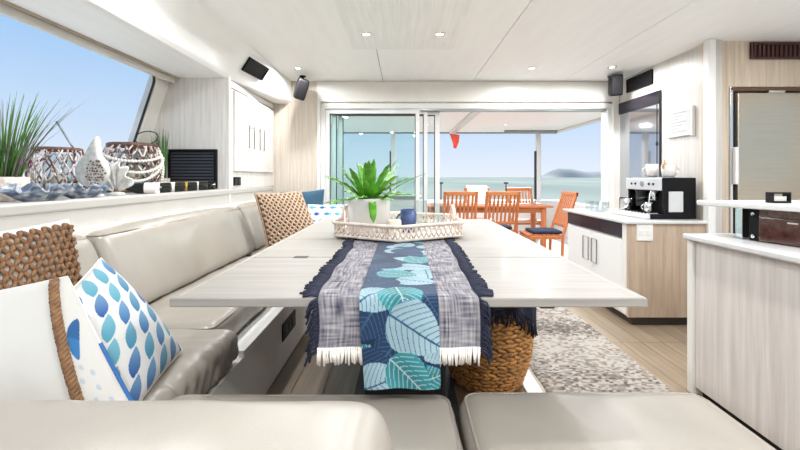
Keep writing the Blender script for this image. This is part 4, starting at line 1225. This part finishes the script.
lantern('whitewashed willow lantern with upright rope handle, behind the clam shells', V(58, 0, 2.4).x, 2.4, .14, .29, [(.75, -.1, .97), (.5, -.1, 1.15), (.18, -.1, 1.4), (.02, -.1, 1.52)], 3, 'willow lanterns')
L2x, L2y = V(133, 0, 2.96).x, 2.96
t2, rad2 = lantern('willow lantern draped with a white bead garland, nearest the bulkhead', L2x, L2y, .19, .36, None, 8, 'willow lanterns')
hp = [(L2x+.10+.085*math.cos(a*PI/12), L2y+.02*math.sin(a*PI/12), ZL+.40+.05*math.sin(a*PI/12)) for a in range(24)]
MB().tube(hp, .004, 6, True).build('ring_handle', m_dark, t2, smooth=True)
t = thing('bead_garland', 'white bead garland hanging in swags on the lantern', 'garland', (L2x+.05, L2y-.15, ZL+.02), None)
m = MB()
for k, (dz, top, a0, a1, nb) in enumerate(((.05, .27, -2.1, .2, 24), (.11, .25, -2.0, .3, 28), (.17, .25, -2.0, .25, 32), (0, .31, -2.3, -1.9, 0))):
    for i in range(nb):
        q = i/(nb-1); a = a0+(a1-a0)*q
        z = top-dz*4*q*(1-q)
        rr = rad2(min(1, max(0, z/.345)))+.017
        m.ball((L2x+rr*math.cos(a), L2y+rr*math.sin(a), ZL+z), .0115, nu=7, nv=5)
for i in range(15):
    z = .30-.27*i/14; a = .12; rr = rad2(z/.345)+.018
    m.ball((L2x+rr*math.cos(a), L2y+rr*math.sin(a), ZL+z), .0125, nu=7, nv=5)
o = m.build('beads', m_bead, t, smooth=True); o['kind'] = 'stuff'
# ceramic fish
fx, fy = V(93, 0, 2.2).x, 2.2
t = thing('ceramic_fish', 'grey-white pierced ceramic fish standing tail up on the ledge', 'ornament', (fx, fy, ZL))
outl = [(-.085, .10), (-.094, .135), (-.088, .17), (-.066, .205), (-.040, .235), (-.012, .285), (.012, .325), (.030, .345), (.034, .31), (.038, .265), (.046, .225), (.070, .20), (.086, .17), (.094, .135), (.085, .098), (.06, .066), (.02, .048), (-.03, .050), (-.065, .07)]
m = MB(); L = len(outl)
cxm, czm = 0, .14
layers = [(-.026, .80), (-.022, .90), (-.010, .98), (0, 1.0), (.010, .98), (.022, .90), (.026, .80)]
vs = []
for (yy, s) in layers:
    for (a, b2) in outl: vs.append((fx+cxm+(a-cxm)*s*1.0, fy+yy, ZL+czm+(b2-czm)*s+.0))
fs = [(i*L+k, i*L+(k+1) % L, (i+1)*L+(k+1) % L, (i+1)*L+k) for i in range(len(layers)-1) for k in range(L)]+[tuple(range(L-1, -1, -1)), tuple((len(layers)-1)*L+k for k in range(L))]
m.add(vs, fs); bd = m.build('body', m_shellfish, t, smooth=True, sub=1)
m = MB(); q = random.Random(4)
for j in range(8):
    for i in range(7):
        a, b2 = -.016+i*.0155+(.007 if j % 2 else 0)+q.uniform(-.004, .004), .075+j*.017+q.uniform(-.004, .004)
        if (a-.03)**2/.058**2+(b2-.135)**2/.068**2 > 1: continue
        M = frame_M((fx+a, fy-.0265, ZL+b2), (1, 0, 0), (0, 0, 1), (0, -1, 0))
        hr = q.uniform(.7, 1.35); m.lathe([(0, .0012), (.0048*hr, .0016), (.0052*hr, -.002)], 8, M, cap=False)
m.build('painted_holes', MAT('hole_shade_brown', (120, 98, 84), .8), bd, smooth=True)  # dark discs on the surface imitate the shade inside holes
MB().lathe([(.05, 0), (.05, .012), (.012, .02), (.010, .06), (0, .06)], 18, Matrix.Translation((fx, fy, ZL))).build('stand', m_shellfish, t, smooth=True)
# second small coral-like ornament beside the second lantern
cx_, cy_ = V(117, 0, 2.42).x, 2.42
t = thing('shell_ornament', 'pale fan shell ornament between the ceramic fish and the bead lantern', 'ornament', (cx_, cy_, ZL))
m = MB()
def fan(u, v):
    a = PI*(.08+.84*u); r = .03+.13*v*(1+.10*math.sin(u*30))
    return (cx_+r*math.cos(a)*.62, cy_+.02*math.sin(u*30)*v-.01, ZL+.012+r*math.sin(a)*1.15)
m.grid(fan, 44, 8); m.build('fan', m_shellfish, t, smooth=True, solid=.006)
MB().lathe([(.05, 0), (.045, .012), (.02, .02), (0, .02)], 16, Matrix.Translation((cx_, cy_, ZL))).build('foot', m_shellfish, t, smooth=True)
# clam shells
def clam(label, x, y, r, h, ph):
    m = MB()
    def fn(u, v):
        a = 2*PI*u; k = v
        rr = r*(.28+.72*k**.75)*(1+.20*k*math.sin(a*9+ph))*(1.15 if False else 1)
        z = h*(k**1.3)*(1+.30*math.sin(a*9+ph+2.2)*k)
        return (x+rr*math.cos(a)*.85, y+rr*math.sin(a)*1.15, ZL+.002+z)
    m.grid(fn, 72, 9)
    n0 = [(x+r*.28*math.cos(2*PI*i/72)*.85, y+r*.28*math.sin(2*PI*i/72)*1.15, ZL+.002) for i in range(72)]
    m.add(n0, [tuple(range(72))])
    tag(m.build('clam_shell', m_shell, smooth=True, solid=.006), label, 'shell', 'clam shells on the ledge')
clam('ruffled blue-grey clam shell beside the grass pot', V(38, 0, 1.72).x, 1.72, .100, .062, 0)
clam('ruffled blue-grey clam shell in front of the ceramic fish', V(84, 0, 2.0).x, 1.99, .095, .058, 1.3)
# grasses
def grass(label, x, y, pr, ph, n, L, spread, seed, two=True, leanx=0):
    t = thing('potted_grass', label, 'plant', (x, y, ZL)); q = random.Random(seed)
    MB().lathe([(pr*.82, 0), (pr, ph*.3), (pr, ph), (pr*.9, ph), (pr*.88, ph*.85), (0, ph*.83)], 24, Matrix.Translation((x, y, ZL))).build('pot', m_potweave, t, smooth=True)
    ms = {0: MB(), 1: MB()}
    for i in range(n):
        a = q.uniform(0, 2*PI); r0 = pr*.6*math.sqrt(q.random()); LL = L*q.uniform(.55, 1.05); sp_ = q.uniform(.1, 1)*spread
        b0 = Vector((x+r0*math.cos(a), y+r0*math.sin(a), ZL+ph*.8)); pur = 1 if (two and q.random() < .3) else 0
        if pur: sp_ = spread*q.uniform(.6, 1.3)
        d = Vector((math.cos(a)*sp_+leanx, math.sin(a)*sp_*.7, 1))
        pts = [b0+Vector((d.x*LL*k*(.5+.5*k), d.y*LL*k*(.5+.5*k), LL*k*(1-.10*k*sp_))) for k in (0, .25, .5, .75, 1)]
        ms[pur].tube(pts, lambda u: .0055*(1-u)**.6+.0006 if not pur else .003*(1-u)+.0006, 4, flat=.4)
    ms[0].build('green_blades', m_grass, t, smooth=True)
    if two: ms[1].build('purple_blades', m_grass2, t, smooth=True)
grass('tall green and purple grass in a pale woven pot at the left edge', V(0, 0, 1.78).x, 1.80, .085, .11, 85, .42, .5, 2, True, .12)
grass('upright green grass beside the black louvre grille', V(161, 0, 3.28).x, 3.28, .065, .10, 110, .42, .12, 9, False)
# bottles
for i, (px_, lab) in enumerate(((171, 'dark wine bottle lying on the ledge, nearest the bead lantern'), (185, 'dark wine bottle lying second from the bead lantern'), (197, 'dark wine bottle lying in the middle of the row on the ledge'), (207.5, 'dark wine bottle lying second from the bulkhead corner'), (215.5, 'dark wine bottle lying last in the row by the bulkhead corner'))):
    xx = -1.56; yy = 1.56*F/(403-px_)
    yy = (xx*-F)/(403-px_)
    M = frame_M((xx, yy, ZL+.036), (0, 1, 0), (0, 0, 1), (-1, 0, 0)) @ Matrix.Rotation(0, 4, 'Z')
    dirv = Vector((-.93, -.36, 0)).normalized(); sidev = Vector((0, 0, 1)).cross(dirv)
    M = frame_M((xx, yy, ZL+.0365), tuple(sidev), (0, 0, 1), tuple(-(sidev.cross(Vector((0, 0, 1))))))
    M = frame_M((xx, yy, ZL+.0365), tuple(sidev), (0, 0, 1), tuple(dirv))
    t = thing('wine_bottle', lab, 'bottle', (xx, yy, ZL), 'wine bottles on the ledge')
    MB().lathe([(0, .012), (.030, .0), (.0355, .004), (.036, .02), (.036, .19), (.030, .215), (.015, .25), (.0145, .30), (0, .30)], 20, M).build('glass_body', m_bottle, t, autosmooth=50)
    MB().lathe([(.0364, .06), (.0366, .061), (.0366, .15), (.0364, .151)], 20, M, cap=False).build('paper_label', m_label if i in (0, 1, 3) else m_gold, t, smooth=True)
    MB().lathe([(.0152, .255), (.016, .257), (.016, .302), (0, .302)], 14, M, cap=False).build('capsule', m_gold if i != 1 else m_black, t, smooth=True)
tag(MB().ball((-1.53, V(157, 0, 1).x and 2.49, ZL+.014), .014, nu=14, nv=10).build('pebble', m_bead, smooth=True), 'small white ball on the ledge rim in front of the bead lantern', 'ball')
